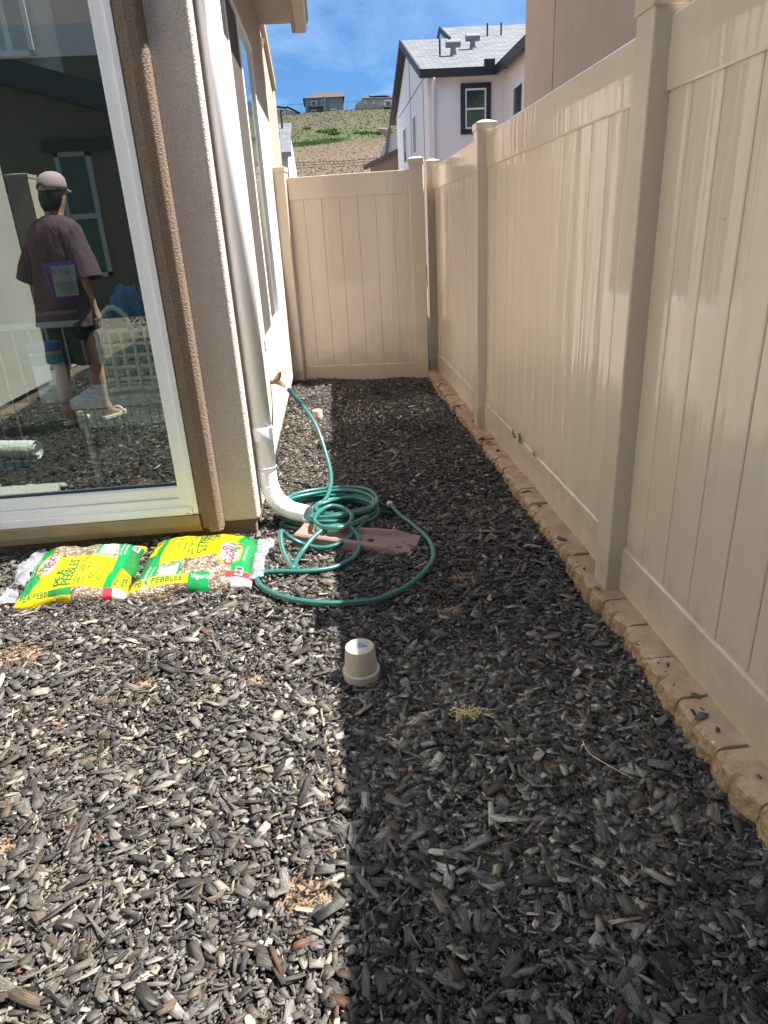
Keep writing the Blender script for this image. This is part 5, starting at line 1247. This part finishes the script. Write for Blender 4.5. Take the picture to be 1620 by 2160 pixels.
# rear fence, short run with a tall post
rfz = thing('rear_fence', (-3.5, -3, 0), 'cream vinyl fence post and panels mirrored behind the capped person', 'fence')
pF = mir(42, 367, 9.1)
post(pF.x, pF.y, pF.z-0.03, rfz, 0.26); MB().box(-9, pF.x-0.13, pF.y-0.02, pF.y+0.02, 0, pF.z-0.2).build('panel', VINYL, rfz)
MB().box(-3.0, 2.5, -6.05, -6.0, 0, 1.0).build('panel', VINYL, rfz) if False else None
def bushy(name, c, r3, n, label, seed):
    g = random.Random(seed); root = thing(name, (c[0], c[1], 0), label, 'bush'); b = MB(); s = MB()
    for k in range(9): s.tube([(c[0], c[1], 0), (c[0]+g.uniform(-.5, .5)*r3[0], c[1]+g.uniform(-.5, .5)*r3[1], c[2]), (c[0]+g.uniform(-1, 1)*r3[0], c[1]+g.uniform(-1, 1)*r3[1], c[2]+r3[2]*g.uniform(.3, 1))], [0.015, 0.01, 0.004], 5)
    for k in range(n):
        d = Vector((g.gauss(0, 1), g.gauss(0, 1), g.gauss(0, 1))).normalized()*g.random()**0.4
        p = Vector((c[0]+d.x*r3[0], c[1]+d.y*r3[1], max(0.02, c[2]+d.z*r3[2]))); a = Vector((g.gauss(0, 1), g.gauss(0, 1), g.gauss(0, 1))).normalized()*0.05; q = a.orthogonal().normalized()*0.016
        b.add([p, p+a*0.5+q, p+a, p+a*0.5-q], [(0,1,2,3)])
    b.build('leaves', mat('bush_green', (0.10, 0.17, 0.045), 0.7, col2=(0.05, 0.09, 0.02), vscale=4), root, fixn=False); s.build('stems', mat('twig', (0.15, 0.11, 0.07), 0.8), root)
bushy('green_bush', (-2.35, -5.2, 0.45), (1.1, 0.5, 0.6), 2600, 'leafy green bush mirrored beside the hand of the person', 4)
bushy('green_bush', (-0.7, -5.6, 0.4), (0.9, 0.5, 0.5), 2000, 'leafy green bush mirrored behind the rope basket', 5)

# ---- person, back to the glass
SKIN = mat('skin', (0.56, 0.33, 0.23), 0.55, var=0.08, vscale=20); HAIR = mat('black_hair', (0.012, 0.011, 0.012), 0.6, bump=0.5, bscale=200, stretch=(1, 1, 0.2))
SHIRT = mat('plum_tshirt', (0.105, 0.055, 0.080), 0.85, var=0.3, vscale=5, bump=0.8, bscale=7, bdist=0.05, stretch=(1.6, 1.6, 0.5)); SHORT = mat('dark_shorts', (0.045, 0.05, 0.05), 0.85, var=0.3, vscale=10)
per = thing('person', (-2.05, 0.6, 0), 'person in pink cap, plum t-shirt and dark shorts walking away, mirrored in the glass', 'person')
def skinbody(name, joints, edges, m_, parent, sub=2):
    me = bpy.data.meshes.new(name); me.from_pydata([j[0] for j in joints], edges, []); o = bpy.data.objects.new(name, me); COL.objects.link(o)
    sk = o.modifiers.new('skin', 'SKIN'); sk.use_smooth_shade = True; sl_ = me.skin_vertices[0].data if me.skin_vertices else None
    if sl_ is None:
        bm = bmesh.new(); bm.from_mesh(me); bm.verts.layers.skin.verify(); bm.to_mesh(me); bm.free(); sl_ = me.skin_vertices[0].data
    for i, j in enumerate(joints): sl_[i].radius = (j[1], j[2] if len(j) > 2 else j[1]); sl_[i].use_root = (i == 0)
    ss = o.modifiers.new('sub', 'SUBSURF'); ss.levels = sub; ss.render_levels = sub; me.materials.append(m_); attach(o, parent); return o
# figure faces -y and a little to +x; build in local axes: f = facing, r = towards +x side
F_ = Vector((0.38, -0.92, 0)).normalized(); Rr = Vector((0.92, 0.38, 0)).normalized(); O_ = Vector((-2.155, 0.60, 0))
def W(r_, f_, z): return tuple(O_+Rr*r_+F_*f_+Vector((0.19*max(0, z-0.1)/1.75, 0, z*1.015)))
J = []; E_ = []
def J_(p, r1, r2_=None, par=None):
    J.append((p, r1, r2_ or r1)); 
    if par is not None: E_.append((par, len(J)-1))
    return len(J)-1
pel = J_(W(0, 0, 0.93), 0.14, 0.11); wai = J_(W(0, 0.01, 1.10), 0.125, 0.095, pel); che = J_(W(0, 0.0, 1.34), 0.15, 0.11, wai); shd = J_(W(0, -0.01, 1.47), 0.10, 0.08, che)
nek = J_(W(0, 0.0, 1.56), 0.055, 0.055, shd); hd0 = J_(W(0, 0.02, 1.62), 0.065, 0.07, nek); hd1 = J_(W(0, 0.03, 1.70), 0.082, 0.095, hd0); hd2 = J_(W(0, 0.02, 1.79), 0.07, 0.08, hd1)
hands = []
for sgn in (1, -1):
    s0 = J_(W(0.150*sgn, -0.01, 1.45), 0.055, 0.055, shd); el_ = J_(W(0.215*sgn, -0.02, 1.18), 0.042, 0.042, s0); wr = J_(W(0.235*sgn, 0.05, 0.93), 0.027, 0.022, el_)
    pm = J_(W(0.240*sgn, 0.07, 0.86), 0.034, 0.018, wr)
    for q, ln_ in zip((-0.028, -0.01, 0.01, 0.028), (0.055, 0.072, 0.078, 0.068)):
        k1 = J_(W(0.240*sgn, 0.07+q, 0.83), 0.0095, 0.0095, pm); k2 = J_(W(0.234*sgn, 0.078+q, 0.83-ln_*0.55), 0.0085, 0.0085, k1); J_(W(0.222*sgn, 0.082+q, 0.83-ln_), 0.007, 0.007, k2)
    t1_ = J_(W(0.232*sgn, 0.10, 0.88), 0.011, 0.011, pm); J_(W(0.226*sgn, 0.125, 0.845), 0.009, 0.009, t1_)
feet = ((-0.10, 0.10, 0.0), (0.11, -0.02, 0.0))
for (sr, fr_, _z), knf in zip(((-0.11, 0.02, 0), (0.10, 0.24, 0)), (0.02, 0.16)):
    hp_ = J_(W(sr*0.85, 0, 0.88), 0.095, 0.095, pel); kn = J_(W(sr, knf, 0.49), 0.058, 0.058, hp_); cf = J_(W(sr, (knf+fr_)/2-0.025, 0.34), 0.056, 0.056, kn)
    an_ = J_(W(sr, fr_-0.02, 0.095), 0.035, 0.035, cf); he = J_(W(sr, fr_-0.03, 0.05), 0.036, 0.03, an_); ba = J_(W(sr+0.01*(1 if sr > 0 else -1), fr_+0.12, 0.04), 0.04, 0.018, an_); J_(W(sr+0.015*(1 if sr > 0 else -1), fr_+0.19, 0.035), 0.03, 0.012, ba)
skinbody('body', J, E_, SKIN, per)
# loose t-shirt with sleeves
def ring(c, rx, ry, n=28, ph=0, wob=0, z=None):
    out_ = []
    for k in range(n):
        a = 2*math.pi*k/n; q = 1+wob*math.sin(a*5+ph)
        out_.append(W(c[0]+rx*q*math.cos(a), c[1]+ry*q*math.sin(a), c[2]))
    return out_
b = MB(); b.loft([ring((0, 0, 1.572), 0.072, 0.072), ring((0, -0.005, 1.562), 0.09, 0.085), ring((0, -0.01, 1.535), 0.165, 0.108), ring((0, -0.01, 1.49), 0.222, 0.125), ring((0, -0.01, 1.42), 0.24, 0.145), ring((0, 0, 1.25), 0.225, 0.155, wob=0.02), ring((0, 0.0, 1.05), 0.225, 0.16, wob=0.04, ph=1), ring((0, 0, 0.90), 0.235, 0.165, wob=0.06, ph=2), ring((0, 0, 0.80), 0.245, 0.17, wob=0.07, ph=3)], caps=False)
for sgn in (1, -1):
    for (a, c, ra, rb) in (((0.155*sgn, -0.01, 1.45), (0.265*sgn, -0.02, 1.13), 0.088, 0.11),):
        A = Vector(W(*a)); C_ = Vector(W(*c)); b.tube([A, A.lerp(C_, 0.3), A.lerp(C_, 0.7), C_], [ra*0.9, ra, rb*0.98, rb], 20, cap=False)
b.build('tshirt', SHIRT, per, smooth=True, fixn=False)
b = MB()
b.loft([ring((0, 0, 0.98), 0.155, 0.125), ring((0, 0, 0.86), 0.175, 0.14)], caps=False)
for sr, knf in ((-0.10, 0.02), (0.10, 0.1)):
    b.tube([W(sr*0.9, 0, 0.90), W(sr, knf*0.5, 0.70), W(sr*1.05, knf*0.9, 0.52)], [0.11, 0.115, 0.12], 22, cap=False)
b.build('shorts', SHORT, per, smooth=True, fixn=False)
# hair, cap
b = MB(); rr = []
for z, rx, ry, f_ in ((1.60, 0.055, 0.05, -0.02), (1.63, 0.075, 0.075, -0.012), (1.68, 0.088, 0.098, 0.0), (1.74, 0.089, 0.10, 0.008), (1.78, 0.083, 0.095, 0.01)):
    ring_ = []
    for k in range(24):
        a = math.pi+math.pi*k/23; ring_.append(W(rx*math.cos(a)*1.02, f_+ry*math.sin(a)*1.04+0.012, z))
    rr.append(ring_)
base = len(b.v)
for q in rr: b.v += q
for i in range(len(rr)-1):
    for j in range(23): b.f.append((i*24+j, i*24+j+1, (i+1)*24+j+1, (i+1)*24+j)); b.m.append(0)
ho = b.build('hair', HAIR, per, smooth=True); sm = ho.modifiers.new('s', 'SOLIDIFY'); sm.thickness = 0.012
CAPM = mat('pink_cap', (0.52, 0.40, 0.43), 0.85, var=0.1, vscale=12, bump=0.3, bscale=200)
b = MB(); b.loft([ring((0, 0.02, 1.735), 0.094, 0.112), ring((0, 0.02, 1.77), 0.095, 0.112), ring((0, 0.02, 1.81), 0.088, 0.103), ring((0, 0.02, 1.84), 0.066, 0.078), ring((0, 0.02, 1.856), 0.035, 0.04), ring((0, 0.02, 1.86), 0.006, 0.006)])
cap = b.build('cap', CAPM, per, smooth=True)
b = MB(); top = []; bot = []
for k in range(15):
    a = math.pi*(0.12+0.76*k/14); top.append(W(0.092*math.cos(a), 0.02+0.108*math.sin(a), 1.745)); bot.append(W(0.085*math.cos(a), 0.02+0.108*math.sin(a)+0.075*math.sin(a), 1.73))
b.v = top+bot; b.f = [(k, k+1, 15+k+1, 15+k) for k in range(14)]; b.m = [0]*14
bo = b.build('brim', CAPM, cap); bo.modifiers.new('s', 'SOLIDIFY').thickness = 0.004
b = MB(); b.tube([W(-0.035, -0.095, 1.745), W(-0.025, -0.097, 1.768), W(0, -0.098, 1.778), W(0.025, -0.097, 1.768), W(0.035, -0.095, 1.745)], 0.006, 8); b.build('strap_opening', HAIR, cap)
CRM = mat('cream_sandal', (0.62, 0.55, 0.40), 0.6)
for sr, fr_ in ((-0.11, 0.02), (0.10, 0.24)):
    b = MB(); P = []
    for k in range(24):
        a = 2*math.pi*k/24; P.append((sr+0.052*math.cos(a)*(1+0.15*math.sin(a)), fr_+0.07+0.145*math.sin(a)))
    b.loft([[W(x, f_, 0.012) for x, f_ in P], [W(x, f_, 0.042) for x, f_ in P]]); so = b.build('sandal', CRM, per, bevel=0.004)
    b = MB(); A = [W(sr+0.05*math.cos(math.pi*k/8), fr_+0.13, 0.035+0.045*math.sin(math.pi*k/8)) for k in range(9)]; b.tube(A, 0.012, 8); b.build('sandal_strap', CRM, so, smooth=True)
